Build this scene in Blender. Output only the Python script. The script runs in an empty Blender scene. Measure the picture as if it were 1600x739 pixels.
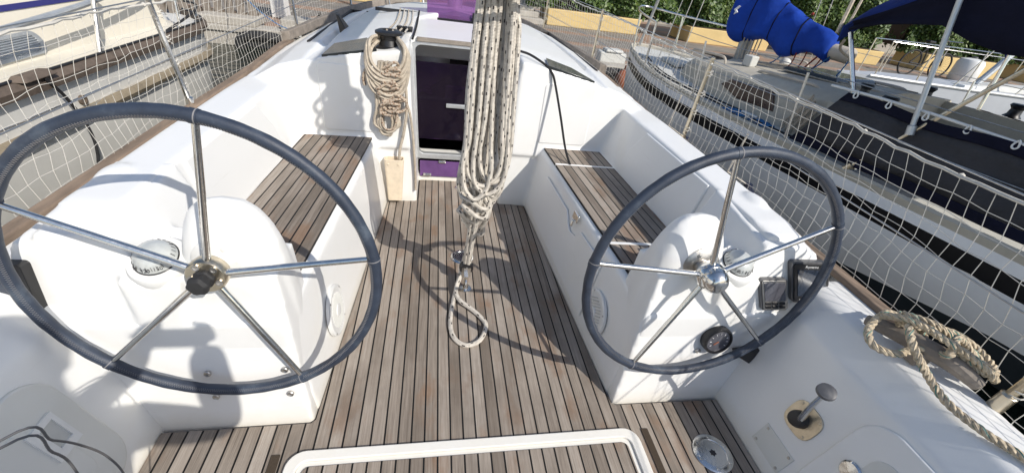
import bpy, math, random
from mathutils import Vector as V, Matrix, Quaternion
random.seed(7)
sc = bpy.context.scene
COL = sc.collection
PI = math.pi
def R(a): return math.radians(a)

# ------------------------------------------------------------------ materials
def mat(name, base=(.8, .8, .8), rough=.5, metal=0., bump=0., bscale=60., var=0., vscale=6., fn=None, coat=0., spec=.5, trans=0., stretch=(1, 1, 1), bdist=.01):
    m = bpy.data.materials.new(name); m.use_nodes = True
    nt = m.node_tree; N = nt.nodes; L = nt.links
    b = N['Principled BSDF']
    b.inputs['Base Color'].default_value = (*base, 1)
    b.inputs['Roughness'].default_value = rough
    b.inputs['Metallic'].default_value = metal
    b.inputs['Coat Weight'].default_value = coat
    b.inputs['Specular IOR Level'].default_value = spec
    b.inputs['Transmission Weight'].default_value = trans
    geo = N.new('ShaderNodeNewGeometry')
    mp = N.new('ShaderNodeVectorMath'); mp.operation = 'MULTIPLY'; mp.inputs[1].default_value = stretch
    L.new(geo.outputs['Position'], mp.inputs[0])
    pos = mp.outputs[0]
    if var > 0:
        n = N.new('ShaderNodeTexNoise'); n.inputs['Scale'].default_value = vscale; n.inputs['Detail'].default_value = 6
        n.inputs['Roughness'].default_value = .65
        L.new(pos, n.inputs['Vector'])
        r = N.new('ShaderNodeMapRange'); r.inputs[1].default_value = .3; r.inputs[2].default_value = .7
        r.inputs[3].default_value = 1 - var; r.inputs[4].default_value = 1 + var * .6
        L.new(n.outputs['Fac'], r.inputs[0])
        mx = N.new('ShaderNodeVectorMath'); mx.operation = 'MULTIPLY'
        mx.inputs[0].default_value = base; L.new(r.outputs[0], mx.inputs[1])
        L.new(mx.outputs[0], b.inputs['Base Color'])
        r2 = N.new('ShaderNodeMapRange'); r2.inputs[3].default_value = max(0, rough - .1); r2.inputs[4].default_value = min(1, rough + .15)
        L.new(n.outputs['Fac'], r2.inputs[0]); L.new(r2.outputs[0], b.inputs['Roughness'])
    if bump > 0:
        n2 = N.new('ShaderNodeTexNoise'); n2.inputs['Scale'].default_value = bscale; n2.inputs['Detail'].default_value = 4
        L.new(pos, n2.inputs['Vector'])
        bp = N.new('ShaderNodeBump'); bp.inputs['Strength'].default_value = bump; bp.inputs['Distance'].default_value = bdist
        L.new(n2.outputs['Fac'], bp.inputs['Height']); L.new(bp.outputs[0], b.inputs['Normal'])
    if fn: fn(nt, N, L, b, geo.outputs['Position'])
    return m

def math_(N, L, op, a, b=None, c=None):
    n = N.new('ShaderNodeMath'); n.operation = op
    for i, x in enumerate((a, b, c)):
        if x is None: continue
        if isinstance(x, (int, float)): n.inputs[i].default_value = x
        else: L.new(x, n.inputs[i])
    return n.outputs[0]

def ramp(N, L, fac, stops):
    r = N.new('ShaderNodeValToRGB')
    e = r.color_ramp.elements
    while len(e) > 1: e.remove(e[-1])
    for i, (p, c) in enumerate(stops):
        q = e[0] if i == 0 else e.new(p)
        q.position = p; q.color = (*c, 1)
    L.new(fac, r.inputs[0]); return r.outputs[0]

def mix(N, L, fac, a, b, mode='MIX'):
    m = N.new('ShaderNodeMix'); m.data_type = 'RGBA'; m.blend_type = mode
    for s, x in ((m.inputs[0], fac), (m.inputs[6], a), (m.inputs[7], b)):
        if isinstance(x, (int, float)): s.default_value = x
        elif isinstance(x, tuple): s.default_value = (*x, 1)
        else: L.new(x, s)
    return m.outputs[2]

def noise(N, L, vec, scale, mul=None, detail=5, rough=.6):
    if mul:
        v = N.new('ShaderNodeVectorMath'); v.operation = 'MULTIPLY'; L.new(vec, v.inputs[0]); v.inputs[1].default_value = mul; vec = v.outputs[0]
    n = N.new('ShaderNodeTexNoise'); n.inputs['Scale'].default_value = scale; n.inputs['Detail'].default_value = detail; n.inputs['Roughness'].default_value = rough
    L.new(vec, n.inputs['Vector']); return n.outputs['Fac']

def teak(name, k=0., x0=-.139, pitch=.04795, tone=1., swap=False):
    def fn(nt, N, L, b, pos):
        s = N.new('ShaderNodeSeparateXYZ'); L.new(pos, s.inputs[0])
        X, Y = s.outputs[0], s.outputs[1]
        xx = math_(N, L, 'ADD', X, math_(N, L, 'MULTIPLY', Y, k))
        u = math_(N, L, 'DIVIDE', math_(N, L, 'SUBTRACT', xx, x0 - pitch * .06), pitch)
        idx = math_(N, L, 'FLOOR', u); fr = math_(N, L, 'FRACT', u)
        wn = N.new('ShaderNodeTexWhiteNoise'); wn.noise_dimensions = '1D'; L.new(idx, wn.inputs['W'])
        cmb = N.new('ShaderNodeCombineXYZ')
        L.new(math_(N, L, 'ADD', xx, math_(N, L, 'MULTIPLY', idx, 3.7)), cmb.inputs[0]); L.new(Y, cmb.inputs[1]); L.new(s.outputs[2], cmb.inputs[2])
        g1 = noise(N, L, cmb.outputs[0], 1., (330, 7, 40), 6, .7)
        g2 = noise(N, L, cmb.outputs[0], 1., (90, 2.2, 12), 4, .6)
        g3 = noise(N, L, pos, 2.6, None, 4, .6)
        t = math_(N, L, 'ADD', math_(N, L, 'MULTIPLY', g1, .55), math_(N, L, 'MULTIPLY', g2, .35))
        t = math_(N, L, 'ADD', t, math_(N, L, 'MULTIPLY', math_(N, L, 'SUBTRACT', wn.outputs['Value'], .5), .24))
        c = ramp(N, L, t, [(.22, (.14 * tone, .115 * tone, .093 * tone)), (.42, (.29 * tone, .245 * tone, .203 * tone)), (.58, (.40 * tone, .35 * tone, .30 * tone)), (.78, (.53 * tone, .48 * tone, .425 * tone))])
        # orange brown stains in irregular patches
        st = N.new('ShaderNodeMapRange'); st.inputs[1].default_value = .53; st.inputs[2].default_value = .66; st.inputs[3].default_value = 0; st.inputs[4].default_value = .6
        L.new(noise(N, L, pos, 5.5, (1.6, .7, 1), 5, .55), st.inputs[0])
        c = mix(N, L, st.outputs[0], c, (.25 * tone, .145 * tone, .085 * tone))
        st2 = N.new('ShaderNodeMapRange'); st2.inputs[1].default_value = .5; st2.inputs[2].default_value = .68; st2.inputs[3].default_value = 0; st2.inputs[4].default_value = .35
        L.new(g3, st2.inputs[0])
        c = mix(N, L, st2.outputs[0], c, (.40 * tone, .35 * tone, .30 * tone))
        dp = N.new('ShaderNodeMapRange'); dp.inputs[1].default_value = .47; dp.inputs[2].default_value = .64; dp.inputs[3].default_value = 0; dp.inputs[4].default_value = .62
        L.new(noise(N, L, cmb.outputs[0], 1., (2.4, 1.5, 2), 5, .6), dp.inputs[0])
        c = mix(N, L, dp.outputs[0], c, (.15 * tone, .122 * tone, .098 * tone))
        seam = math_(N, L, 'LESS_THAN', fr, .135)
        c = mix(N, L, seam, c, (.008, .008, .008))
        L.new(c, b.inputs['Base Color'])
        L.new(math_(N, L, 'SUBTRACT', .78, math_(N, L, 'MULTIPLY', seam, .25)), b.inputs['Roughness'])
        h = math_(N, L, 'SUBTRACT', math_(N, L, 'MULTIPLY', g1, .35), math_(N, L, 'MULTIPLY', seam, .5))
        bp = N.new('ShaderNodeBump'); bp.inputs['Strength'].default_value = .6; bp.inputs['Distance'].default_value = .004
        L.new(h, bp.inputs['Height']); L.new(bp.outputs[0], b.inputs['Normal'])
    return mat(name, rough=.75, fn=fn, spec=.25)

def gel(name, base=(.80, .80, .785)):
    def fn(nt, N, L, b, pos):
        a = noise(N, L, pos, 2.2, None, 5, .6); d = noise(N, L, pos, 26, None, 4, .7)
        r = N.new('ShaderNodeMapRange'); r.inputs[1].default_value = .5; r.inputs[2].default_value = .75; r.inputs[3].default_value = 0; r.inputs[4].default_value = .5
        L.new(a, r.inputs[0])
        c = mix(N, L, r.outputs[0], base, (base[0] * .93, base[1] * .90, base[2] * .82))
        r2 = N.new('ShaderNodeMapRange'); r2.inputs[1].default_value = .6; r2.inputs[2].default_value = .8; r2.inputs[3].default_value = 0; r2.inputs[4].default_value = .12
        L.new(d, r2.inputs[0])
        c = mix(N, L, r2.outputs[0], c, (base[0] * .8, base[1] * .77, base[2] * .7))
        sc_ = noise(N, L, pos, 1., (9, 3, 60), 6, .75)
        r3 = N.new('ShaderNodeMapRange'); r3.inputs[1].default_value = .62; r3.inputs[2].default_value = .72; r3.inputs[3].default_value = 0; r3.inputs[4].default_value = .16
        L.new(sc_, r3.inputs[0])
        c = mix(N, L, r3.outputs[0], c, (base[0] * .62, base[1] * .60, base[2] * .55))
        # old yellowed grime held in the corner along the foot of the moulding
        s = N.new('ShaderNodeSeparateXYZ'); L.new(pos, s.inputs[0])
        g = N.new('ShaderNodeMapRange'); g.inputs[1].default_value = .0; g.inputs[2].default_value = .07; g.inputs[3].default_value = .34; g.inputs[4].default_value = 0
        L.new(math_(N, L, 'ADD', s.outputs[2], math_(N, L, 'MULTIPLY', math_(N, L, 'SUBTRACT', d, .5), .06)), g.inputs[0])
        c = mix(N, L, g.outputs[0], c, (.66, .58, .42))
        L.new(c, b.inputs['Base Color'])
        rr = N.new('ShaderNodeMapRange'); rr.inputs[3].default_value = .25; rr.inputs[4].default_value = .48
        L.new(a, rr.inputs[0]); L.new(rr.outputs[0], b.inputs['Roughness'])
        bp = N.new('ShaderNodeBump'); bp.inputs['Strength'].default_value = .06; bp.inputs['Distance'].default_value = .004
        L.new(noise(N, L, pos, 300, None, 2), bp.inputs['Height']); L.new(bp.outputs[0], b.inputs['Normal'])
    return mat(name, base, .35, coat=.15, fn=fn)

def ropemat(name, base, fleck=None, fleck_n=26., dens=.3, twist=90.):
    def fn(nt, N, L, b, pos):
        uv = N.new('ShaderNodeUVMap'); s = N.new('ShaderNodeSeparateXYZ'); L.new(uv.outputs[0], s.inputs[0])
        u, v = s.outputs[0], s.outputs[1]
        d1 = math_(N, L, 'SINE', math_(N, L, 'ADD', math_(N, L, 'MULTIPLY', u, twist * 6.28), math_(N, L, 'MULTIPLY', v, 12.57)))
        d2 = math_(N, L, 'SINE', math_(N, L, 'SUBTRACT', math_(N, L, 'MULTIPLY', u, twist * 6.28), math_(N, L, 'MULTIPLY', v, 12.57)))
        br = math_(N, L, 'MULTIPLY', d1, d2)
        nz = noise(N, L, pos, 40, None, 4)
        dark = math_(N, L, 'MULTIPLY', math_(N, L, 'ADD', math_(N, L, 'MULTIPLY', br, .12), nz), 1.)
        c = ramp(N, L, dark, [(.25, tuple(x * .62 for x in base)), (.6, base), (.85, tuple(min(1, x * 1.15) for x in base))])
        if fleck:
            k = math_(N, L, 'MULTIPLY', u, fleck_n)
            fa = math_(N, L, 'FRACT', k); fi = math_(N, L, 'FLOOR', k)
            vv = math_(N, L, 'FRACT', math_(N, L, 'ADD', math_(N, L, 'MULTIPLY', v, 2.), math_(N, L, 'MULTIPLY', fi, .37)))
            m = math_(N, L, 'MULTIPLY', math_(N, L, 'LESS_THAN', fa, .36), math_(N, L, 'LESS_THAN', vv, dens))
            c = mix(N, L, m, c, fleck)
        L.new(c, b.inputs['Base Color'])
        bp = N.new('ShaderNodeBump'); bp.inputs['Strength'].default_value = .7; bp.inputs['Distance'].default_value = .002
        L.new(br, bp.inputs['Height']); L.new(bp.outputs[0], b.inputs['Normal'])
    return mat(name, base, .85, fn=fn, spec=.2)

M = {}
M['gel'] = gel('white_gelcoat')
M['gel_grey_shaded'] = gel('grey_and_shaded_gelcoat', (.67, .67, .635))  # white gelcoat greyed to put shade into the lids; also the grey plate
M['teak'] = teak('teak_sole', tone=.92)
M['teak_hatch'] = teak('teak_hatch', tone=.95)
M['teak_r'] = teak('teak_seat_starboard', k=.0686, x0=.726, tone=.86)
M['teak_l'] = teak('teak_seat_port', k=-.0686, x0=-.726, tone=.9)
M['rail'] = mat('weathered_wood', (.25, .185, .135), .8, bump=.4, bscale=30, var=.45, vscale=14, stretch=(1, .25, 1))
M['rail_grey'] = mat('grey_wood', (.25, .215, .18), .8, bump=.4, bscale=30, var=.35, vscale=14)
M['steel'] = mat('polished_steel', (.74, .73, .70), .14, 1., bump=.05, bscale=90, var=.1, vscale=30)
M['steel_dull'] = mat('dull_steel', (.55, .53, .50), .38, 1., bump=.08, bscale=120, var=.2, vscale=25)
M['steel_warm'] = mat('tea_stained_steel', (.62, .55, .43), .3, 1., bump=.08, bscale=120, var=.2, vscale=25)
M['alu'] = mat('grey_aluminium', (.55, .57, .58), .42, .6, var=.12, vscale=20)
def leather(nt, N, L, b, pos):
    n = noise(N, L, pos, 9, None, 6, .7)
    c = ramp(N, L, n, [(.3, (.018, .024, .04)), (.55, (.033, .045, .07)), (.7, (.075, .095, .125)), (.82, (.2, .22, .24))])
    L.new(c, b.inputs['Base Color'])
    bp = N.new('ShaderNodeBump'); bp.inputs['Strength'].default_value = .3; bp.inputs['Distance'].default_value = .002
    L.new(noise(N, L, pos, 380, None, 3), bp.inputs['Height']); L.new(bp.outputs[0], b.inputs['Normal'])
M['leather'] = mat('navy_leather', (.03, .04, .065), .5, fn=leather)
M['thread'] = mat('pale_thread', (.22, .215, .22), .8)
M['black'] = mat('black_plastic', (.016, .016, .018), .38, var=.2, vscale=40)
M['black_rub'] = mat('black_rubber', (.02, .02, .021), .7, bump=.15, bscale=200)
M['grey_pl'] = mat('grey_plastic', (.11, .11, .115), .4, var=.1, vscale=30)
M['screen'] = mat('dark_screen', (.025, .035, .055), .08, coat=.6)
M['screen2'] = mat('grey_screen', (.09, .09, .105), .12, coat=.6)
M['smoke'] = mat('smoked_acrylic', (.022, .026, .026), .16, coat=.3, var=.35, vscale=9)
def purple(nt, N, L, b, pos):
    out = N['Material Output']
    tr = N.new('ShaderNodeBsdfTransparent'); tr.inputs[0].default_value = (.33, .20, .40, 1)
    gl = N.new('ShaderNodeBsdfGlossy'); gl.inputs[0].default_value = (.9, .85, .95, 1); gl.inputs[1].default_value = .06
    df = N.new('ShaderNodeBsdfDiffuse'); df.inputs[0].default_value = (.03, .02, .045, 1)
    a = N.new('ShaderNodeMixShader'); a.inputs[0].default_value = .25; L.new(tr.outputs[0], a.inputs[1]); L.new(df.outputs[0], a.inputs[2])
    f = N.new('ShaderNodeFresnel'); f.inputs[0].default_value = 1.4
    c = N.new('ShaderNodeMixShader'); L.new(f.outputs[0], c.inputs[0]); L.new(a.outputs[0], c.inputs[1]); L.new(gl.outputs[0], c.inputs[2])
    L.new(c.outputs[0], out.inputs[0])
M['purple'] = mat('purple_tinted_acrylic', (.2, .1, .3), .1, fn=purple)
def purple2(nt, N, L, b, pos):
    purple(nt, N, L, b, pos)
    for n in N:
        if n.type == 'BSDF_TRANSPARENT': n.inputs[0].default_value = (.62, .42, .66, 1)
        if n.type == 'BSDF_DIFFUSE': n.inputs[0].default_value = (.30, .16, .36, 1)
M['purple_lid'] = mat('purple_hatch_acrylic', (.3, .15, .35), .1, fn=purple2)
M['purple_solid'] = mat('purple_panel', (.135, .062, .20), .2, var=.25, vscale=6, coat=.4)
M['lilac'] = mat('lilac_fabric', (.55, .36, .62), .7)
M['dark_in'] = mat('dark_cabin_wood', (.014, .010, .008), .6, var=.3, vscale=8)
M['cream_pouch'] = mat('cream_plastic', (.74, .63, .48), .55, var=.12, vscale=25)
M['white_pl'] = mat('white_plastic', (.74, .74, .72), .35, var=.06, vscale=20)
M['compass_card'] = mat('compass_card', (.50, .52, .51), .3, coat=.8, var=.1, vscale=90)
M['ink'] = mat('black_ink', (.02, .02, .025), .5)
M['ink_white'] = mat('white_ink', (.75, .75, .75), .5)
M['rope_w'] = ropemat('white_rope_black_fleck', (.66, .61, .535), (.05, .045, .045), 27, .17, 90)
M['rope_b'] = ropemat('beige_rope', (.61, .53, .425), None, twist=150)
M['rope_bb'] = ropemat('tan_rope_brown_fleck', (.56, .46, .36), (.28, .17, .11), 60, .45, 150)
M['rope_dock'] = ropemat('dock_rope', (.60, .50, .36), (.12, .26, .22), 9, .16, 40)
M['rope_blk'] = ropemat('black_rope', (.03, .03, .032))
M['rope_blue'] = ropemat('blue_rope', (.05, .2, .45))
M['rope_red'] = ropemat('red_rope', (.3, .05, .04))
M['net'] = mat('net_cord', (.60, .575, .52), .85, var=.15, vscale=30)
M['net_grey'] = mat('grey_net_cord', (.50, .48, .44), .85, var=.15, vscale=30)
M['cream'] = mat('cream_gelcoat', (.74, .69, .58), .35, var=.06, vscale=3, coat=.2)
M['hull_grey'] = mat('grey_white_hull', (.70, .69, .65), .38, var=.09, vscale=2.5, coat=.2)
M['hull_far'] = mat('grey_far_hull', (.46, .48, .51), .35, var=.08, vscale=2.5)
M['hull_r'] = mat('pale_blue_grey_hull', (.85, .86, .87), .3, var=.08, vscale=2.5, coat=.3)
M['hull_w'] = mat('white_hull', (.74, .74, .73), .3, var=.05, vscale=3, coat=.3)
M['stripe_black'] = mat('black_stripe', (.008, .008, .01), .45, spec=.25)
M['stripe_blue'] = mat('navy_stripe', (.03, .03, .16), .4)
M['antifoul'] = mat('dark_antifouling', (.02, .028, .035), .7, var=.3, vscale=5)
M['deck_beige'] = mat('beige_nonslip', (.50, .46, .38), .8, bump=.2, bscale=200, var=.12, vscale=10)
M['deck_grey'] = mat('pale_grey_deck', (.55, .55, .52), .7, bump=.1, bscale=150, var=.12, vscale=8)
M['rub'] = mat('brown_rubrail', (.13, .10, .078), .7, bump=.2, bscale=50, var=.3, vscale=12)
M['rub_tan'] = mat('tan_rubbing_strake', (.27, .225, .16), .7, var=.3, vscale=12)
M['canvas_navy'] = mat('navy_canvas', (.009, .010, .024), .85, bump=.6, bscale=9, var=.25, vscale=8, spec=.15)
M['canvas_char'] = mat('charcoal_canvas', (.05, .05, .056), .75, bdist=.05, bump=.9, bscale=5, var=.2, vscale=5, spec=.2)
M['canvas_bimini'] = mat('blue_bimini_canvas', (.016, .032, .15), .85, bdist=.04, bump=.6, bscale=7, var=.2, vscale=6, spec=.15)
M['canvas_blue'] = mat('royal_blue_sailcover', (.010, .050, .33), .8, bdist=.022, bump=1., bscale=5, var=.25, vscale=5, spec=.2)
M['window_brown'] = mat('brown_window', (.075, .046, .036), .25, var=.3, vscale=8, coat=.3)
M['mast'] = mat('grey_mast_paint', (.42, .42, .40), .45, .3, var=.3, vscale=14)
M['boom_beige'] = mat('beige_boom', (.52, .46, .38), .55, var=.2, vscale=10)
M['navy_vinyl'] = mat('navy_fender_vinyl', (.012, .016, .04), .45, var=.3, vscale=9)
M['orange'] = mat('faded_orange_vinyl', (.36, .12, .06), .6, var=.3, vscale=10)
M['yellow'] = mat('yellow_stucco', (.66, .49, .225), .85, bump=.2, bscale=60, var=.1, vscale=3)
M['concrete'] = mat('pale_concrete', (.42, .39, .34), .9, bump=.3, bscale=40, var=.2, vscale=4)
M['bark'] = mat('dark_stem', (.05, .035, .022), .9)
M['skin'] = mat('skin', (.5, .3, .21), .5)
M['shirt'] = mat('grey_cotton', (.2, .21, .23), .9)
M['trouser'] = mat('dark_denim', (.04, .05, .08), .9)
M['hair'] = mat('dark_hair', (.02, .015, .012), .6)
M['sail'] = mat('white_sailcloth', (.7, .69, .66), .8, bump=.6, bscale=8)

# ------------------------------------------------------------------ mesh builder
class MB:
    def __init__(s): s.v = []; s.f = []; s.mi = []; s.uv = []
    def add(s, vs, fs, mi=0, uvs=None):
        o = len(s.v); s.v += [tuple(p) for p in vs]
        for i, f in enumerate(fs):
            s.f.append([o + k for k in f]); s.mi.append(mi); s.uv.append(uvs[i] if uvs else None)
        return s
    def hexa(s, b, t, mi=0):
        return s.add(list(b) + list(t), [(3, 2, 1, 0), (4, 5, 6, 7), (0, 1, 5, 4), (1, 2, 6, 5), (2, 3, 7, 6), (3, 0, 4, 7)], mi)
    def box(s, x0, x1, y0, y1, z0, z1, mi=0):
        if x0 > x1: x0, x1 = x1, x0
        b = [(x0, y0, z0), (x1, y0, z0), (x1, y1, z0), (x0, y1, z0)]
        return s.hexa(b, [(x, y, z1) for x, y, z in b], mi)
    def loft(s, secs, mi=0, closed=True, caps=True):
        n = len(secs[0]); vs = [p for c in secs for p in c]; fs = []
        for i in range(len(secs) - 1):
            for j in range(n if closed else n - 1):
                a = i * n + j; b = i * n + (j + 1) % n
                fs.append((a, b, b + n, a + n))
        if caps and closed:
            fs.append(tuple(range(n - 1, -1, -1))); fs.append(tuple((len(secs) - 1) * n + j for j in range(n)))
        return s.add(vs, fs, mi)
    def prism(s, poly, z0, z1, mi=0):            # plan polygon
        return s.loft([[(x, y, z0) for x, y in poly], [(x, y, z1) for x, y in poly]], mi)
    def tube(s, pts, r, n=8, closed=False, mi=0, caps=True, u0=0.):
        pts = [V(p) for p in pts]; m = len(pts)
        rr = r if isinstance(r, (list, tuple)) else [r] * m
        T = []
        for i in range(m):
            a = pts[(i - 1) % m] if (closed or i > 0) else pts[i]; b = pts[(i + 1) % m] if (closed or i < m - 1) else pts[i]
            d = (b - a); T.append(d.normalized() if d.length > 1e-9 else V((0, 0, 1)))
        t = T[0]; ref = V((0, 0, 1)) if abs(t.z) < .9 else V((0, 1, 0))
        nx = t.cross(ref).normalized(); vs = []; ln = [u0]
        for i in range(m):
            if i:
                q = T[i - 1].rotation_difference(T[i]); nx = q @ nx; nx = (nx - T[i] * nx.dot(T[i])).normalized()
                ln.append(ln[-1] + (pts[i] - pts[i - 1]).length)
            by = T[i].cross(nx)
            for k in range(n):
                a = 2 * PI * k / n; vs.append(pts[i] + (nx * math.cos(a) + by * math.sin(a)) * rr[i])
        fs = []; us = []
        cnt = m if closed else m - 1
        for i in range(cnt):
            j = (i + 1) % m; ua = ln[i]; ub = ln[j] if j else ln[i] + (pts[0] - pts[i]).length
            for k in range(n):
                k2 = (k + 1) % n
                fs.append((i * n + k, i * n + k2, j * n + k2, j * n + k)); us.append(((ua, k / n), (ua, (k + 1) / n), (ub, (k + 1) / n), (ub, k / n)))
        if caps and not closed:
            fs.append(tuple(range(n - 1, -1, -1))); us.append(None); fs.append(tuple((m - 1) * n + k for k in range(n))); us.append(None)
        return s.add(vs, fs, mi, us)
    def lathe(s, prof, o, axis=(0, 0, 1), n=24, mi=0):   # prof: list of (radius, height)
        ax = V(axis).normalized(); o = V(o)
        ref = V((0, 0, 1)) if abs(ax.z) < .9 else V((1, 0, 0))
        a = ref.cross(ax).normalized(); b = ax.cross(a)
        secs = [[o + ax * h + (a * math.cos(2 * PI * k / n) + b * math.sin(2 * PI * k / n)) * max(r, 1e-4) for k in range(n)] for r, h in prof]
        return s.loft(secs, mi)
    def ball(s, c, r, sc_=(1, 1, 1), n=16, mi=0):
        secs = []
        for i in range(n // 2 + 1):
            th = PI * i / (n // 2); q = max(math.sin(th), 1e-3)
            secs.append([(c[0] + r * sc_[0] * q * math.cos(2 * PI * k / n), c[1] + r * sc_[1] * q * math.sin(2 * PI * k / n), c[2] - r * sc_[2] * math.cos(th)) for k in range(n)])
        return s.loft(secs, mi)
    def xf(s, fn, start=0): s.v[start:] = [tuple(fn(p)) for p in s.v[start:]]; return s
    def build(s, name, mats, parent=None, bevel=0, remesh=0, smooth_it=0, angle=35, subsurf=0, weld=False):
        me = bpy.data.meshes.new(name)
        base = V(parent['_b']) if parent is not None else V((0, 0, 0))
        me.from_pydata([V(p) - base for p in s.v], [], s.f)
        if not isinstance(mats, (list, tuple)): mats = [mats]
        for m in mats: me.materials.append(M[m] if isinstance(m, str) else m)
        me.polygons.foreach_set('material_index', s.mi)
        if any(u is not None for u in s.uv):
            uvl = me.uv_layers.new(name='UVMap')
            for p, u in zip(me.polygons, s.uv):
                if u:
                    for li, c in zip(p.loop_indices, u): uvl.data[li].uv = c
        me.validate(); me.update()
        import bmesh
        bm = bmesh.new(); bm.from_mesh(me)
        if weld: bmesh.ops.remove_doubles(bm, verts=bm.verts, dist=1e-5)
        bmesh.ops.recalc_face_normals(bm, faces=bm.faces); bm.to_mesh(me); bm.free()
        me.shade_smooth()
        if not remesh: me.set_sharp_from_angle(angle=R(angle))
        o = bpy.data.objects.new(name, me); COL.objects.link(o)
        o['_b'] = tuple(base)
        if parent is not None: o.parent = parent
        if parent is not None and parent.type != 'EMPTY': o['_b'] = parent['_b']
        if bevel:
            b = o.modifiers.new('bevel', 'BEVEL'); b.width = bevel; b.segments = 3; b.limit_method = 'ANGLE'; b.angle_limit = R(40)
        if remesh:
            b = o.modifiers.new('remesh', 'REMESH'); b.mode = 'VOXEL'; b.voxel_size = remesh; b.use_smooth_shade = True
        if smooth_it:
            b = o.modifiers.new('smooth', 'SMOOTH'); b.factor = .5; b.iterations = smooth_it
        if subsurf:
            b = o.modifiers.new('sub', 'SUBSURF'); b.levels = subsurf; b.render_levels = subsurf
        return o

def thing(name, label, cat, base, group=None):
    o = bpy.data.objects.new(name, None); COL.objects.link(o); o.location = base; o['_b'] = tuple(base)
    o.empty_display_size = .2
    return tag(o, label, cat, group)
def tag(o, label=None, cat=None, group=None, kind=None):
    if label: o['label'] = label
    if cat: o['category'] = cat
    if group: o['group'] = group
    if kind: o['kind'] = kind
    return o
def lab(o, label): o['label'] = label; return o

def cr(P, n=8, closed=False):
    P = [V(p) for p in P]; m = len(P); out = []
    for i in range(m if closed else m - 1):
        g = lambda k: P[k % m] if closed else P[min(max(k, 0), m - 1)]
        a, b, c, d = g(i - 1), g(i), g(i + 1), g(i + 2)
        for j in range(n):
            t = j / n
            out.append(.5 * ((2 * b) + (c - a) * t + (2 * a - 5 * b + 4 * c - d) * t * t + (3 * b - a - 3 * c + d) * t ** 3))
    if not closed: out.append(P[-1])
    return out
def rrect(x0, x1, y0, y1, r, n=6):
    out = []
    for cx, cy, a0 in ((x1 - r, y1 - r, 0), (x0 + r, y1 - r, 90), (x0 + r, y0 + r, 180), (x1 - r, y0 + r, 270)):
        for i in range(n + 1):
            a = R(a0 + 90 * i / n); out.append((cx + r * math.cos(a), cy + r * math.sin(a)))
    return out
def text(name, s, size, m, parent, loc, rot, ext=.0006):
    c = bpy.data.curves.new(name, 'FONT'); c.body = s; c.size = size; c.extrude = ext; c.align_x = 'CENTER'; c.align_y = 'CENTER'
    tmp = bpy.data.objects.new(name, c); me = bpy.data.meshes.new_from_object(tmp); bpy.data.objects.remove(tmp)
    me.materials.clear(); me.materials.append(M[m]); o = bpy.data.objects.new(name, me); COL.objects.link(o)
    b = V(parent['_b']); o.parent = parent; o.location = V(loc) - b; o.rotation_euler = rot; o['_b'] = tuple(b)
    return o
def interp(tab, y):
    if y <= tab[0][0]: return tab[0][1]
    for (a, va), (b, vb) in zip(tab, tab[1:]):
        if y <= b:
            t = (y - a) / (b - a); t = t * t * (3 - 2 * t) * .5 + t * .5
            return va + (vb - va) * t
    return tab[-1][1]

# ================================================================== OUR YACHT
Y = thing('sailing_yacht', 'white sailing yacht with teak cockpit and twin steering wheels that the picture is taken from', 'sailing yacht', (0, 2.5, -.5))
HB = [(-1.2, 1.40), (-.2, 1.44), (.9, 1.48), (2.5, 1.50), (4.0, 1.50), (4.65, 1.42), (5.4, 1.28), (6.1, 1.10), (6.7, .80), (7.1, .32), (7.2, .05)]
DZ = [(-1.2, .59), (3., .60), (4.4, .64), (6., .70), (7.2, .78)]

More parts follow.
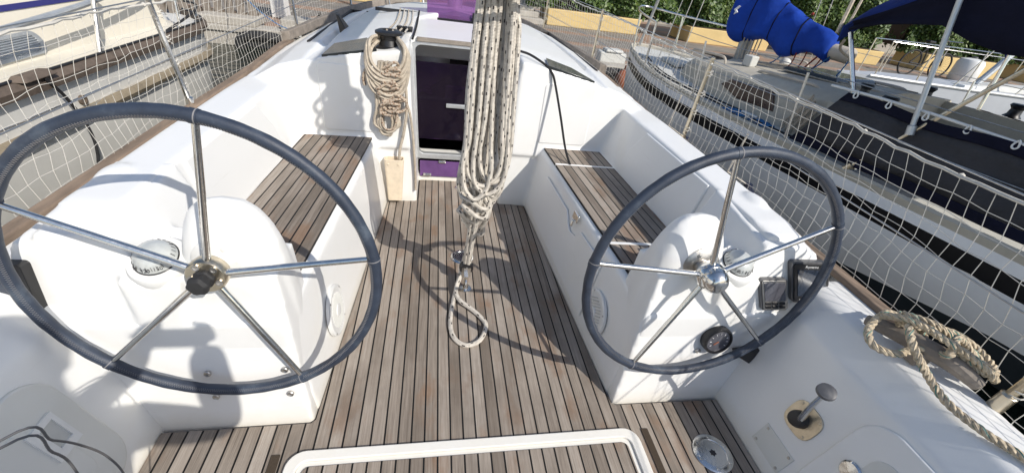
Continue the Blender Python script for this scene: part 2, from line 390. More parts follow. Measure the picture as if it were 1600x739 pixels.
# --- the white moulding: benches, coamings, aft walls, bulkhead, coachroof, decks
m = MB()
for s in (-1, 1):
    def P(x, y, z): return (s * x, y, z)
    # bench
    m.loft([[P(.484, 2.60, -.12), P(.484, 2.60, 0), P(.532, 2.60, .44), P(.552, 2.60, .46), P(1.40, 2.60, .46), P(1.40, 2.60, -.12)],
            [P(.587, .90, -.12), P(.587, .90, 0), P(.634, .90, .44), P(.652, .90, .46), P(1.40, .90, .46), P(1.40, .90, -.12)]])
    # coaming with side deck
    prev = []
    for y, xi, xt, zt, xo in ((1.0, 1.02, 1.075, .765, 1.222), (1.1, 1.02, 1.07, .778, 1.222), (1.6, 1.0, 1.05, .785, 1.222), (2.2, .965, 1.035, .785, 1.225), (2.5, .955, 1.05, .775, 1.225), (2.75, .955, 1.07, .79, 1.21), (2.95, .955, 1.08, .80, 1.2)):
        xr = interp(HB, y)
        prev.append([P(xi, y, .40), P(xi, y, .466), P(xt, y, zt), P(xo, y, zt + .002), P(1.262, y, .61), P(xr, y, .6), P(xr, y, .40)])
    m.loft(prev)
    # cockpit side wall and deck aft of the helm
    m.loft([[P(1.089, y, -.12), P(1.089, y, 0), P(1.225, y, .49), P(1.30, y, .585), P(1.34, y, .60), P(interp(HB, y), y, .6), P(interp(HB, y), y, -.12)] for y in (-1.1, -.2, .5, .95)])
    # bulkhead beside the companionway
    m.hexa([P(.285, 2.505, -.12), P(1.2, 2.49, -.12), P(1.2, 2.95, -.12), P(.285, 2.95, -.12)], [P(.325, 2.485, .93), P(.86, 2.475, .90), P(.86, 2.95, .90), P(.325, 2.95, .98)])
    m.hexa([P(.84, 2.49, .3), P(1.2, 2.47, .3), P(1.2, 2.95, .3), P(.84, 2.95, .3)], [P(.88, 2.475, .895), P(1.09, 2.475, .77), P(1.09, 2.95, .79), P(.88, 2.95, .895)])
    # coachroof and foredeck side
    secs = []
    for y, re, rz in ((2.475, .83, .915), (2.9, .83, .935), (3.6, .82, .945), (4.4, .80, .935), (5.0, .74, .92), (5.6, .64, .89), (6.2, .46, .84), (6.8, .22, .80), (7.1, .1, .79)):
        hb = interp(HB, y); dz = interp(DZ, y); k = re / .83
        zc = rz + .095 * k; ci = .335 if y < 3.7 else .0
        sh = max(re + .02, min(re + .43 * k, hb - .16))
        q = [P(ci, y, rz + .085 * k if ci else zc), P(.6 * k, y, rz + .045 * k), P(re, y, rz), P(re + .025 * k, y, rz - .075 * k), P(re + .055 * k, y, rz - .075 * k), P(re + .08 * k, y, rz - .02 * k),
             P(re + .22 * k, y, max(dz + .02, rz - .06)), P(re + (sh - re) * .82, y, max(dz + .01, rz - .14)), P(sh, y, dz + .005), P(hb, y, dz), P(hb, y, dz - .2), P(ci, y, dz - .2)]
        secs.append(q)
    m.loft(secs[:3] ); m.loft([[p for p in q] for q in secs[2:]])
    # raised winch boss on the coaming
    st_ = len(m.v); m.lathe([(.042, 0), (.040, .05), (.032, .066), (.0, .070)], P(1.185, 1.26, .73), (0, 0, 1), 20); m.xf(lambda p: (p[0], 1.26 + (p[1] - 1.26) * 1.7, p[2]), st_)
# centre strip: forward roof, hatch garage, sill
m.box(-.36, .36, 3.3, 3.75, .80, 1.005)
m.box(-.36, .36, 2.90, 3.75, .965, 1.008)
m.hexa([(-.4, 2.83, -.12), (.4, 2.83, -.12), (.4, 2.95, -.12), (-.4, 2.95, -.12)], [(-.4, 2.835, .045), (.4, 2.835, .045), (.4, 2.95, .045), (-.4, 2.95, .045)])
m.box(-.4, .4, 2.845, 2.95, .17, .215)
m.box(-1.45, 1.45, -1.15, 2.95, -.2, -.06)
m.box(-1.44, 1.44, -1.2, -1.05, -.2, .6)
deck = m.build('deck_moulding', 'gel', Y, remesh=.0115, smooth_it=5)

# --- hull
m = MB(); secs = []
for y, hb in [(y, interp(HB, y)) for y in (-1.2, -.5, .5, 1.5, 2.5, 3.5, 4.2, 4.8, 5.4, 6.0, 6.5, 6.9, 7.15)]:
    dz = interp(DZ, y) - .02
    prof = [(1.0, dz), (.995, .3), (.965, 0.), (.90, -.3), (.78, -.55), (.4, -.85), (0, -.95)]
    secs.append([(hb * a, y, z) for a, z in prof] + [(-hb * a, y, z) for a, z in prof[::-1][1:]])
m.loft(secs, closed=False); m.build('hull', 'hull_w', Y)

# --- wooden rails
for s in (-1, 1):
    ys = [(.60 if s > 0 else -.3) + i * .16 for i in range(24 if s > 0 else 29)]
    m = MB().loft([[(s * (interp(HB, y) - .045), y, interp(DZ, y) + .003), (s * (interp(HB, y) + .02), y, interp(DZ, y) - .01), (s * (interp(HB, y) + .02), y, interp(DZ, y) + .022), (s * (interp(HB, y) - .04), y, interp(DZ, y) + .028)] for y in ys])
    m.build('toe_rail', 'rail', Y, bevel=.006)
    ys = [4.1 + i * .13 for i in range(23)]
    m = MB().loft([[(s * (interp(HB, y) - .05), y, interp(DZ, y) + .03), (s * (interp(HB, y) + .03), y, interp(DZ, y) - .01), (s * (interp(HB, y) + .035), y, interp(DZ, y) + .09), (s * (interp(HB, y) - .045), y, interp(DZ, y) + .105)] for y in ys])
    m.build('bulwark_rail', 'rail_grey', Y, bevel=.008)

# --- cockpit sole
poly = [(-1.085, -1.03), (1.085, -1.03), (1.085, .832), (.60, .836), (.586, .85), (.4855, 2.485), (.285, 2.515), (.285, 2.85), (-.285, 2.85), (-.285, 2.515), (-.4855, 2.485), (-.586, .85), (-.60, .836), (-1.085, .832)]
m = MB(); n = len(poly)
m.add([(x, y, 0) for x, y in poly] + [(x, y, -.03) for x, y in poly], [tuple(range(n))] + [(i, i + n, (i + 1) % n + n, (i + 1) % n) for i in range(n)])
m.build('cockpit_sole', 'teak', Y)

# --- floor hatch aft, white raised frame with a teak lid
m = MB()
outer = rrect(-.648, .648, -.62, .728, .06); inner = rrect(-.607, .607, -.58, .690, .035)
k = len(outer)
vs = [(x, y, .0) for x, y in outer] + [(x * .995, y * .995, .016) for x, y in outer] + [(x, y, .016) for x, y in inner] + [(x, y, -.002) for x, y in inner]
fs = []
for l in range(3):
    for i in range(k): fs.append((l * k + i, l * k + (i + 1) % k, (l + 1) * k + (i + 1) % k, (l + 1) * k + i))
m.add(vs, fs); fh = m.build('floor_hatch', 'gel', Y, bevel=.003)
inn = rrect(-.590, .590, -.56, .672, .025)
MB().prism(inn, -.002, .010).build('hatch_lid', 'teak_hatch', fh, bevel=.002)
MB().prism(rrect(-.606, .606, -.579, .689, .034), .0, .006).build('hatch_seal', 'gel', fh)
for s in (-1, 1):
    MB().box(s * .672, s * .700, -.6, .722, .0005, .005).build('drain_shade_strip', 'bark', Y)  # raised dark strip; its colour stands in for a shadowy drain groove

# --- seats
def seat_slab(s, y0, y1, matn):
    xi = lambda y: .556 + (2.473 - y) * .0686 + .002
    xo = lambda y: .955 + (2.44 - y) * .053 - .002
    p = [(s * xi(y0), y0), (s * xo(y0), y0 - .012), (s * xo(y1), y1 - .012), (s * xi(y1), y1)]
    return MB().prism(p, .458, .472).build('seat_slats', matn, Y, bevel=.002)
seat_slab(1, 2.215, 2.465, 'teak_r'); seat_slab(1, 1.365, 2.203, 'teak_r'); seat_slab(1, .98, 1.353, 'teak_r')
seat_slab(-1, .98, 2.46, 'teak_l')

for y in (2.209, 1.359):
    MB().prism([(.556 + (2.473 - y) * .0686 + .004, y - .009), (.955 + (2.44 - y) * .053 - .004, y - .021), (.955 + (2.44 - y) * .053 - .004, y - .005), (.556 + (2.473 - y) * .0686 + .004, y + .007)], .456, .4745).build('seat_batten', 'gel', Y)
# locker flap in the starboard bench front, with a scooped hand hold and latch
def bf(s, y, z, out=0.):      # a point on the bench front
    x = .484 + (2.49 - y) * .0624 + z * .107
    return (s * (x - out), y, z)
m = MB()
ol = [(2.26, .06), (2.26, .34), (2.20, .385), (1.80, .385), (1.765, .36), (1.73, .33), (1.69, .315), (1.62, .33), (1.575, .385), (1.30, .40), (1.30, .06)]
m.loft([[bf(1, y, z, -.004) for y, z in ol], [bf(1, y, z, .006) for y, z in ol]])
fl = m.build('locker_flap', 'gel', Y, bevel=.004)
m = MB(); m.loft([[bf(1, y, z, .004) for y, z in ((1.70, .40), (1.63, .40), (1.63, .44), (1.70, .44))], [bf(1, y, z, .014) for y, z in ((1.70, .40), (1.63, .40), (1.63, .44), (1.70, .44))]])
c = V(bf(1, 1.665, .40, .018)); m.tube([c, c + V((-.006, 0, -.035))], .008, 8)
m.build('latch', 'steel', fl, bevel=.002)

# raised backrest panels moulded into the coaming faces
for s in (-1, 1):
    def bp_(y, u, out):
        xi = interp([(1.0, 1.02), (1.6, 1.0), (2.2, .965), (2.5, .955)], y); xt = interp([(1.0, 1.075), (1.6, 1.05), (2.2, 1.035), (2.5, 1.05)], y)
        return (s * (xi + (xt - xi) * u - out), y, .468 + .315 * u)
    pr = [(2.16, .02), (2.12, .55), (2.04, .96), (1.40, .96), (1.40, .02)]
    q = []
    for (ya, ua), (yb, ub) in zip(pr, pr[1:] + pr[:1]):
        for k in range(5): q.append((ya + (yb - ya) * k / 5, ua + (ub - ua) * k / 5))
    MB().loft([[bp_(y, u, d) for y, u in q] for d in (-.004, .010)]).build('backrest_panel', 'gel', Y, bevel=.006)
# --- helm consoles, wheels and their fittings
TY = R(4.86); NA = V((0, -math.cos(TY), math.sin(TY)))
def face(x, z, out=0.): return V((x, .835 + .17 * z - out, z))
FN = V((0, -1, .17)).normalized()
frot = (PI / 2 - math.atan(.17), 0, 0)
def fbox(m, x0, x1, z0, z1, d0, d1, mi=0, r=.0):
    pr = rrect(min(x0, x1), max(x0, x1), z0, z1, r, 4) if r else [(min(x0, x1), z0), (max(x0, x1), z0), (max(x0, x1), z1), (min(x0, x1), z1)]
    return m.loft([[face(x, z) + FN * d for x, z in pr] for d in (d0, d1)], mi)
def fdisc(m, x, z, r, prof, mi=0, n=24): return m.lathe([(r * a, h) for a, h in prof], face(x, z), FN, n, mi)
def skew(m, s):   # instruments on the photo's outboard side lean outwards as they go down
    return m
for s in (-1, 1):
    def P(x, y, z): return (s * x, y, z)
    m = MB()
    m.hexa([P(.587, .835, -.1), P(1.16, .835, -.1), P(1.2, 1.2, -.1), P(.587, 1.14, -.1)], [P(.640, .94, .62), P(1.24, .94, .62), P(1.24, 1.2, .62), P(.640, 1.12, .62)])
    m.hexa([P(.86, .90, .4), P(1.30, .90, .4), P(1.30, 1.35, .4), P(.92, 1.35, .4)], [P(1.045, .962, .745), P(1.225, .962, .745), P(1.225, 1.35, .783), P(1.05, 1.35, .783)])
    m.hexa([P(1.18, .895, .35), P(1.42, .895, .35), P(1.42, 1.05, .35), P(1.18, 1.05, .35)], [P(1.18, .958, .725), P(1.285, .958, .715), P(1.26, 1.05, .74), P(1.2, 1.05, .76)])
    m.hexa([P(.905, .90, .42), P(1.035, .90, .42), P(1.05, 1.15, .42), P(.89, 1.15, .42)], [P(.885, .905, .625), P(1.045, .905, .625), P(1.06, 1.15, .655), P(.885, 1.15, .655)])
    secs = []
    for y, xc, w, top, bot in ((.925, .775, .118, .60, .25), (.953, .775, .128, .735, .25), (.975, .772, .138, .805, .25), (1.01, .77, .145, .85, .25), (1.05, .77, .145, .835, .25), (1.085, .77, .14, .74, .25), (1.12, .765, .13, .52, .25)):
        q = [P(xc - w - .01, y, bot)]
        for i in range(13):
            a = PI * i / 12; ca = math.cos(a); sa = math.sin(a)
            q.append(P(xc - w * math.copysign(abs(ca) ** .75, ca), y, bot + (top - bot) * (.45 + .55 * sa ** .85)))
        q.append(P(xc + w + .01, y, bot)); secs.append(q)
    m.loft(secs)
    con = m.build('helm_console', 'gel', Y, remesh=.008, smooth_it=9)
    lab(con, 'white moulded helm console with %s' % ('two displays, a compass and a round gauge' if s > 0 else 'a compass and one display at its edge'))
    # shaft flange
    m = MB(); m.lathe([(.070, -.012), (.070, .006), (.062, .012), (.03, .016), (.03, .05), (.026, .085)], face(s * .787, .672), NA, 28)
    for k in range(6):
        a = PI / 3 * k; m.lathe([(.007, 0), (.006, .004), (.001, .005)], face(s * .787, .672) + V((math.cos(a) * .052, 0, math.sin(a) * .052)) + NA * .009, NA, 8)
    m.build('shaft_flange', 'steel_dull' if s > 0 else 'white_pl', con)
    # compass
    m = MB(); cc = V((s * .955, .968, .655)); up = V((0, -.38, .92)).normalized()
    m.lathe([(.080, -.035), (.080, .0), (.074, .010), (.058, .012)], cc, up, 28, 0)
    m.lathe([(.0565, .008), (.0572, .014), (.0545, .016), (.05, .012)], cc, up, 28, 1)
    m.lathe([(.055, .012), (.052, .030), (.043, .046), (.026, .057), (.0, .061)], cc, up, 24, 2)
    for k in range(24):
        a = 2 * PI * k / 24; e1 = V((1, 0, 0)); e2 = up.cross(e1)
        d = e1 * math.cos(a) + e2 * math.sin(a); h = .030
        pa = cc + up * .0275 + d * .0535; pb = cc + up * .040 + d * .0480
        m.tube([pa, pb], .0007 if k % 3 else .0011, 4, mi=3)
    m.lathe([(.014, 0), (.012, .012), (.0, .013)], cc + V((0, .062, .026)), up, 12, 0)
    cmp_ = m.build('compass', ['white_pl', 'black', 'compass_card', 'ink'], con)
    prm = math.atan2(.92, .38)
    for k, t in enumerate(('90', '120', '150') if s < 0 else ('15', '12', '9')):
        a = (-1 + k) * .55; d = V((math.sin(a), 0, 0)) + V((0, -math.cos(a), 0))
        p_ = cc + up * .034 + V((1, 0, 0)) * math.sin(a) * .0545 - up.cross(V((1, 0, 0))) * math.cos(a) * .0545
        text('lettering', t, .015, 'ink', con, p_, (R(75), 0, a))
    # countersunk console screws
    for x, z in (((-.896, .25), (-.659, .254), (-.888, .149), (-.653, .147)) if s < 0 else ((.909, .274), (.66, .205))):
        m = MB(); fdisc(m, x, z, .011, [(1, -.004), (1, .002), (.8, .004), (.3, .001)], n=14); m.build('screw', 'steel_dull', con)
    # loudspeaker grille on the bench side, just forward of the console
    yc, zc = (1.20, .185) if s > 0 else (1.255, .165)
    c0 = V(bf(s, yc, zc)); nr = V((-s, 0, .107)).normalized(); nr.y = 0
    m = MB(); m.lathe([(.112, -.004), (.112, .008), (.102, .012), (.094, .010), (.0, .010)], c0, nr, 32)
    e1 = V((0, 1, 0)); e2 = nr.cross(e1)
    for k in range(-5, 6):
        hw = math.sqrt(max(0, .083 ** 2 - (k * .014) ** 2)) * .92
        d1 = (e1 * .8 + e2 * .6); d2 = (e1 * -.6 + e2 * .8)
        if hw > .02: m.tube([c0 + d2 * k * .014 - d1 * hw + nr * .011, c0 + d2 * k * .014 + d1 * hw + nr * .011], .0034, 6, mi=1)
    m.lathe([(.03, 0), (.026, .007), (.0, .009)], c0 + nr * .010, nr, 16, 0)
    for k in range(4):
        a = PI / 2 * k + .6; m.lathe([(.005, 0), (.004, .003), (.0, .003)], c0 + (e1 * math.cos(a) + e2 * math.sin(a)) * .103 + nr * .010, nr, 8, 2)
    m.build('speaker_grille', ['white_pl', 'deck_grey', 'steel_dull'], Y)

    # steering wheel
    W = bpy.data.objects.new('steering_wheel', None); COL.objects.link(W); W.parent = Y
    cen = V((s * .783, .863, .682)); W.location = cen - V(Y['_b']); W['_b'] = tuple(cen)
    W['label'] = 'leather covered steering wheel with five steel spokes and %s' % ('a polished dome hub' if s > 0 else 'a black hub knob')
    ea = V((1, 0, 0)); eb = V((0, math.sin(TY), math.cos(TY))); ph = R(9.76) if s < 0 else R(-10.82)
    pol = lambda a, r: cen + (ea * math.sin(a) + eb * math.cos(a)) * r
    m = MB(); NN = 150
    m.tube([pol(2 * PI * i / NN, .45) for i in range(NN)], [.0168 + .0005 * math.sin(i * 1.7) + .0004 * math.sin(i * .61) for i in range(NN)], 14, True, 0)
    for k in range(5):
        a = ph + k * 2 * PI / 5
        m.tube([pol(a - .022, .45), pol(a + .0, .45), pol(a + .02, .45)], .0185, 14, mi=0)
        m.lathe([(.0190, -.0014), (.0193, 0), (.0190, .0014)], pol(a + .008, .45), (pol(a + .05, .45) - pol(a - .03, .45)), 16, 1)
    m.build('rim', ['leather', 'thread'], W)
    m = MB(); zz = []
    for i in range(900):
        a = 2 * PI * i / 900; nrm = (pol(a, 1) - cen).normalized()
        base_ = pol(a, .45); d = (NA * .80 - nrm * .60)
        tg = (pol(a + .01, 1) - pol(a - .01, 1)).normalized()
        zz.append(base_ + d * .0171 + (NA * .6 + nrm * .8) * (.0042 if i % 2 else -.0042))
    m.tube(zz, .0007, 4, True); m.build('stitching', 'thread', W)
    hubc = cen - NA * .012
    for k in range(5):
        a = ph + k * 2 * PI / 5; dd = (pol(a, 1) - cen).normalized()
        m = MB(); m.tube([hubc + dd * .03, hubc + dd * .10 + NA * .001, pol(a, .436)], [.0108, .0105, .0082], 12); m.build('spoke', 'steel', W)
    m = MB(); m.lathe([(.030, -.045), (.050, -.022), (.052, -.006), (.052, .010), (.048, .016), (.0, .017)], hubc, NA, 28)
    for k in range(5):
        a = ph + (k + .5) * 2 * PI / 5; dd = (pol(a, 1) - cen).normalized()
        m.lathe([(.010, 0), (.010, .003), (.006, .003), (.005, .001), (.0, .001)], hubc + dd * .036 + NA * .0165, NA, 10, 1)
    m.build('hub', ['steel' if s > 0 else 'steel_warm', 'steel_dull'], W)
    m = MB()
    if s > 0: m.lathe([(.046, .014), (.047, .030), (.044, .042), (.030, .060), (.022, .064), (.0, .065)], hubc, NA, 28)
    else:
        prof = [(.027, .016), (.028, .028), (.024, .032), (.024, .044), (.028, .048), (.028, .060), (.020, .068), (.0, .069)]
        secs = [[hubc + NA * h + (ea * math.cos(2 * PI * k / 24) + eb * math.sin(2 * PI * k / 24)) * max(r * (1 if k % 4 < 2 else .9), 1e-4) for k in range(24)] for r, h in prof]
        m.loft(secs)
    m.build('hub_cap', 'steel' if s > 0 else 'black_rub', W)

    # instruments
    if s > 0:
        sh = lambda m, f: m.xf(f)
        m = MB(); fbox(m, 0, .178, .0, .182, -.004, .022, 0, .018); fbox(m, .008, .170, .008, .174, .022, .028, 2, .012)
        fbox(m, .022, .156, .036, .152, .028, .030, 1); fbox(m, .03, .05, .014, .022, .028, .0295, 3); fbox(m, .06, .075, .014, .022, .028, .0295, 3)
        def tr(p):
            x, y, z = p; dz_ = z; return (1.150 + x * .98 + (.18 - z) * .45, y + .17 * .515, z + .518 - x * .03)
        m.xf(tr); pl = m.build('chart_plotter', ['grey_pl', 'screen', 'black', 'ink_white'], con, bevel=.0015)
        text('lettering', 'Raymarine', .014, 'ink_white', con, (1.243, .9225, .684), (R(80), R(2), 0))
        m = MB(); fbox(m, 0, .122, 0, .142, -.004, .016, 0, .012); fbox(m, .006, .116, .006, .136, .016, .020, 3, .009)
        fbox(m, .014, .108, .046, .128, .020, .022, 1)
        for i in range(3):
            for j in range(2): fbox(m, .015 + i * .032, .042 + i * .032, .012 + j * .016, .024 + j * .016, .020, .023, 2, .003)
        m.xf(lambda p: (1.050 + p[0] + (.14 - p[2]) * .45, p[1] + .17 * .478, p[2] + .480))
        m.build('autopilot_display', ['grey_pl', 'screen2', 'black', 'steel_dull'], con, bevel=.001)
        m = MB(); fdisc(m, .964, .34, .062, [(1, -.004), (1, .022), (.93, .030), (.84, .030), (.82, .022)], 0, 32); fdisc(m, .964, .34, .05, [(1, .018), (1, .0235), (0, .0245)], 1, 28)
        m.tube([face(.964, .34) + FN * .026, face(.945, .325) + FN * .026], .002, 5, mi=2)
        for k in range(9):
            a = R(-120 + 30 * k); q = face(.964 + .04 * math.sin(a), .34 + .04 * math.cos(a)) + FN * .0262; q2 = face(.964 + .033 * math.sin(a), .34 + .033 * math.cos(a)) + FN * .0262
            m.tube([q, q2], .0012, 4, mi=3)
        m.build('round_gauge', ['black', 'screen2', 'orange', 'ink_white'], con)
        m = MB(); m.hexa([face(1.06, .285) + FN * .0, face(1.175, .297) + FN * 0, face(1.165, .26), face(1.15, .225)], [face(1.055, .275) + FN * .03, face(1.172, .292) + FN * .03, face(1.16, .25) + FN * .03, face(1.145, .222) + FN * .03])
        m.build('switch_cover', 'black', con, bevel=.003)
    else:
        m = MB(); fbox(m, -1.392, -1.252, .512, .668, -.004, .03, 0, .012); fbox(m, -1.382, -1.268, .555, .658, .03, .033, 1, .004)
        for i in range(3): fbox(m, -1.378 + i * .030, -1.356 + i * .030, .525, .540, .03, .034, 2, .003)
        m.build('edge_display', ['black', 'screen', 'steel_dull'], con, bevel=.001)

# --- fittings on the cockpit side walls
def wall(s, y, z, out=0.): return V((s * (1.089 + .2775 * z), y, z)) + V((-s, 0, .2775)).normalized() * out
WN = {s: V((-s, 0, .2775)).normalized() for s in (-1, 1)}
def wpanel(m, s, poly, d0, d1, mi=0): return m.loft([[wall(s, y, z, d) for y, z in poly] for d in (d0, d1)], mi)
m = MB(); wpanel(m, 1, [(.632, .142), (.487, .142), (.487, .050), (.632, .050)], -.003, .003)
for y, z in ((.617, .13), (.502, .13), (.617, .062), (.502, .062)): m.lathe([(.006, 0), (.005, .003), (.0, .003)], wall(1, y, z, .003), WN[1], 10, 1)
m.build('blanking_plate', ['gel_grey_shaded', 'steel_dull'], Y)
lev = MB()
dia = []
for k in range(32):
    a = 2 * PI * k / 32; q = (abs(math.cos(a)) ** 3.2 + abs(math.sin(a)) ** 3.2) ** (-1 / 3.2)
    dia.append((.567 + .060 * q * math.cos(a), .262 + .060 * q * math.sin(a)))
wpanel(lev, 1, dia, -.003, .006)
for y, z in ((.608, .303), (.526, .303), (.608, .221), (.526, .221)): lev.lathe([(.006, 0), (.005, .003), (.0, .003)], wall(1, y, z, .006), WN[1], 10)
tl = lev.build('throttle_control', 'steel_warm', Y, bevel=.002)
c0 = wall(1, .572, .258, .006)
MB().lathe([(.032, 0), (.031, .022), (.026, .034), (.012, .037), (.0, .037)], c0, WN[1], 24).build('throttle_boss', 'black', tl)
kn = V((1.072, .526, .492))
MB().tube([c0 + WN[1] * .022 + V((0, -.01, .01)), c0 * .45 + kn * .55 + V((-.006, 0, .008)), kn + V((.006, .004, -.02))], [.012, .009, .008], 10).build('throttle_arm', 'steel', tl)
MB().lathe([(.008, -.022), (.020, -.014), (.029, 0), (.027, .010), (.012, .016), (.0, .017)], kn, (kn - c0), 20).build('throttle_knob', 'grey_pl', tl)
for s in (-1, 1):
    y0, y1, z0, z1, sl = (-.55, .455, .06, .475, 0.) if s > 0 else (-.45, .752, .05, .455, 0.)
    pr = rrect(y0, y1, z0, z1, .09, 6)
    ld = wpanel(MB(), s, pr, -.004, .009).build('locker_lid', 'gel_grey_shaded' if s < 0 else 'gel', Y, bevel=.006)
    pr = rrect(y0 + .1, y1 - .09, z0 + .07, z1 - .075, .05, 6)
    wpanel(MB(), s, pr, .006, .0115).build('lid_panel', 'gel_grey_shaded', ld, bevel=.002)
    if s > 0:
        m = MB(); m.lathe([(.034, 0), (.034, .008), (.028, .014), (.0, .016)], wall(1, .373, .287, .006), WN[1], 24)
        m.tube(cr([wall(1, .36, .30, .014), wall(1, .33, .31, .03), wall(1, .31, .285, .02)], 5), .006, 8); m.build('lid_latch', 'steel', ld)
    else:
        m = MB()
        o_ = [(.692, .352), (.612, .352), (.612, .238), (.692, .238)]
        i_ = [(.680, .335), (.638, .335), (.638, .262), (.680, .262)]
        vs = [wall(-1, y, z, .010) for y, z in o_] + [wall(-1, y, z, .017) for y, z in o_] + [wall(-1, y, z, .017) for y, z in i_] + [wall(-1, y, z, .0125) for y, z in i_]
        fs = [(l * 4 + i, l * 4 + (i + 1) % 4, l * 4 + 4 + (i + 1) % 4, l * 4 + 4 + i) for l in range(3) for i in range(4)]
        m.add(vs, fs); m.add(vs[12:], [(0, 1, 2, 3)], 1); m.build('recessed_handle', ['white_pl', 'deck_grey'], ld)

# --- deck plates
def plate(name, x, y, z, r, mt, star=False, dome=False):
    m = MB(); m.lathe([(r, -.002), (r, .004), (r * .93, .007), (r * .7, .0075), (r * .68, .006), (.0, .0065)], (x, y, z), (0, 0, 1), 32)
    for k in range(6):
        a = PI / 3 * k + .3; m.lathe([(.006, 0), (.005, .002), (.0, .002)], (x + r * .83 * math.cos(a), y + r * .83 * math.sin(a), z + .007), (0, 0, 1), 8)
    if star:
        st = [(x + (.014 if k % 2 else .009) * math.cos(PI * k / 6), y + (.014 if k % 2 else .009) * math.sin(PI * k / 6)) for k in range(12)]
        m.prism(st, z + .0066, z + .0085, 1)
    return m.build(name, [mt, 'ink'], Y)
plate('deck_plate', .928, .603, 0, .078, 'steel', True)
plate('sheet_pad_plate', .002, 1.852, 0, .068, 'steel')
plate('drain_cover', .012, 2.72, 0, .026, 'steel')
m = MB(); m.lathe([(.016, .0), (.015, .02), (.012, .03)], (.006, 1.575, 0), (0, 0, 1), 16); m.tube(cr([(.006, 1.560, .028), (.006, 1.548, .05), (.006, 1.57, .066), (.006, 1.59, .05), (.006, 1.588, .028)], 5), .005, 8)
m.lathe([(.032, -.001), (.032, .004), (.0, .006)], (.006, 1.575, 0), (0, 0, 1), 20); m.build('pad_eye', 'steel', Y)

# --- companionway
cw = bpy.data.objects.new('companionway', None); COL.objects.link(cw); cw.parent = Y; cw.location = V((0, 2.83, .2)) - V(Y['_b']); cw['_b'] = (0, 2.83, .2)
m = MB()
def ring(prof_o, prof_i, y0, y1, mi=0):
    k = len(prof_o)
    vs = [(x, y0, z) for x, z in prof_o] + [(x, y0, z) for x, z in prof_i] + [(x, y1, z) for x, z in prof_i] + [(x, y1, z) for x, z in prof_o]
    return m.add(vs, [(l * k + i, l * k + (i + 1) % k, ((l + 1) % 4) * k + (i + 1) % k, ((l + 1) % 4) * k + i) for l in range(4) for i in range(k)], mi)
tp = lambda P: [(x * (1 + .11 * (z - .2)), z) for x, z in P]
ring(tp(rrect(-.325, .325, .192, .985, .05)), tp(rrect(-.285, .285, .232, .975, .04)), 2.805, 2.85)
m.build('door_frame', 'alu', cw, bevel=.004)
m = MB(); pr = tp([(-.29, .345), (.29, .345), (.29, .872), (-.29, .872)])
m.loft([[(x, y, z) for x, z in pr] for y in (2.818, 2.830)]); wb = m.build('washboard', 'purple', cw)
m = MB(); m.box(-.10, .12, 2.800, 2.817, .585, .612); m.build('washboard_bar', 'alu', cw, bevel=.003)
m = MB(); m.box(-.28, .28, 2.820, 2.8285, .04, .168); m.build('lower_washboard', 'purple_solid', cw, bevel=.003)
for x, z, w in ((-.225, .055, .03), (-.115, .165, .025)):
    m = MB(); m.box(x - w, x + w, 2.812, 2.821, z - .01, z + .014); m.tube([(x - w, 2.811, z + .002), (x + w, 2.811, z + .002)], .006, 8); m.build('hinge', 'steel', cw, bevel=.002)
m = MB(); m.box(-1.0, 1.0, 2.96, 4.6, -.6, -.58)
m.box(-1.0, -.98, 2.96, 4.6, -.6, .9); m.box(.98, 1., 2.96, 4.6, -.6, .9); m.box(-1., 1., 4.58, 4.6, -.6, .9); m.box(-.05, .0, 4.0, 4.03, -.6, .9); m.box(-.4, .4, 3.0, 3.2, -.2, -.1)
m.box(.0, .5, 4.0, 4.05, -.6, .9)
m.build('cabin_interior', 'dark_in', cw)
m = MB(); m.box(-.105, .16, 2.90, 2.95, .62, .70)
for k in range(9):
    for j in range(3): m.ball((-.09 + k * .03, 2.898, .635 + j * .025), .011, (1, .5, .8), 8)
m.build('cabin_cushion', 'lilac', cw)
m = MB(); m.tube(cr([(-.30, 2.90, .675), (-.25, 2.89, .68), (-.20, 2.89, .655)], 5), [.012, .014, .016, .018, .02, .022, .022, .021, .02, .018, .012], 8); m.build('cabin_grab_handle', 'lilac', cw)
# sliding hatch edge trim and runners
m = MB(); m.box(-.345, .345, 2.868, 2.905, .966, 1.010); m.build('sliding_hatch', 'gel', cw, bevel=.006)
m = MB(); m.box(-.30, .33, 2.850, 2.866, .985, 1.012); m.build('hatch_edge_trim', 'rail_grey', cw, bevel=.004)
for s in (-1, 1):
    m = MB(); m.box(s * .332, s * .372, 2.83, 3.6, .94, .972); m.build('hatch_runner', 'alu', cw, bevel=.003)
    m = MB(); m.box(s * .333, s * .364, 2.79, 2.83, .925, .955); m.build('runner_stop', 'black', cw, bevel=.003)
# open hatch lid of purple acrylic on the coachroof
m = MB(); m.hexa([(-.26, 4.0, .985), (.20, 4.0, .985), (.20, 4.012, .985), (-.26, 4.012, .985)], [(-.27, 4.12, 1.38), (.21, 4.12, 1.38), (.21, 4.132, 1.38), (-.27, 4.132, 1.38)])
hl = m.build('open_hatch_lid', 'purple_lid', Y)
m = MB(); m.box(-.27, .21, 3.985, 3.998, .97, .992); m.box(.13, .15, 3.98, 4.0, .985, 1.06); m.build('lid_hinge', 'black', hl)
m = MB(); m.box(-.27, .21, 4.02, 4.45, .99, 1.018); m.build('roof_hatch_frame', 'alu', Y, bevel=.008)
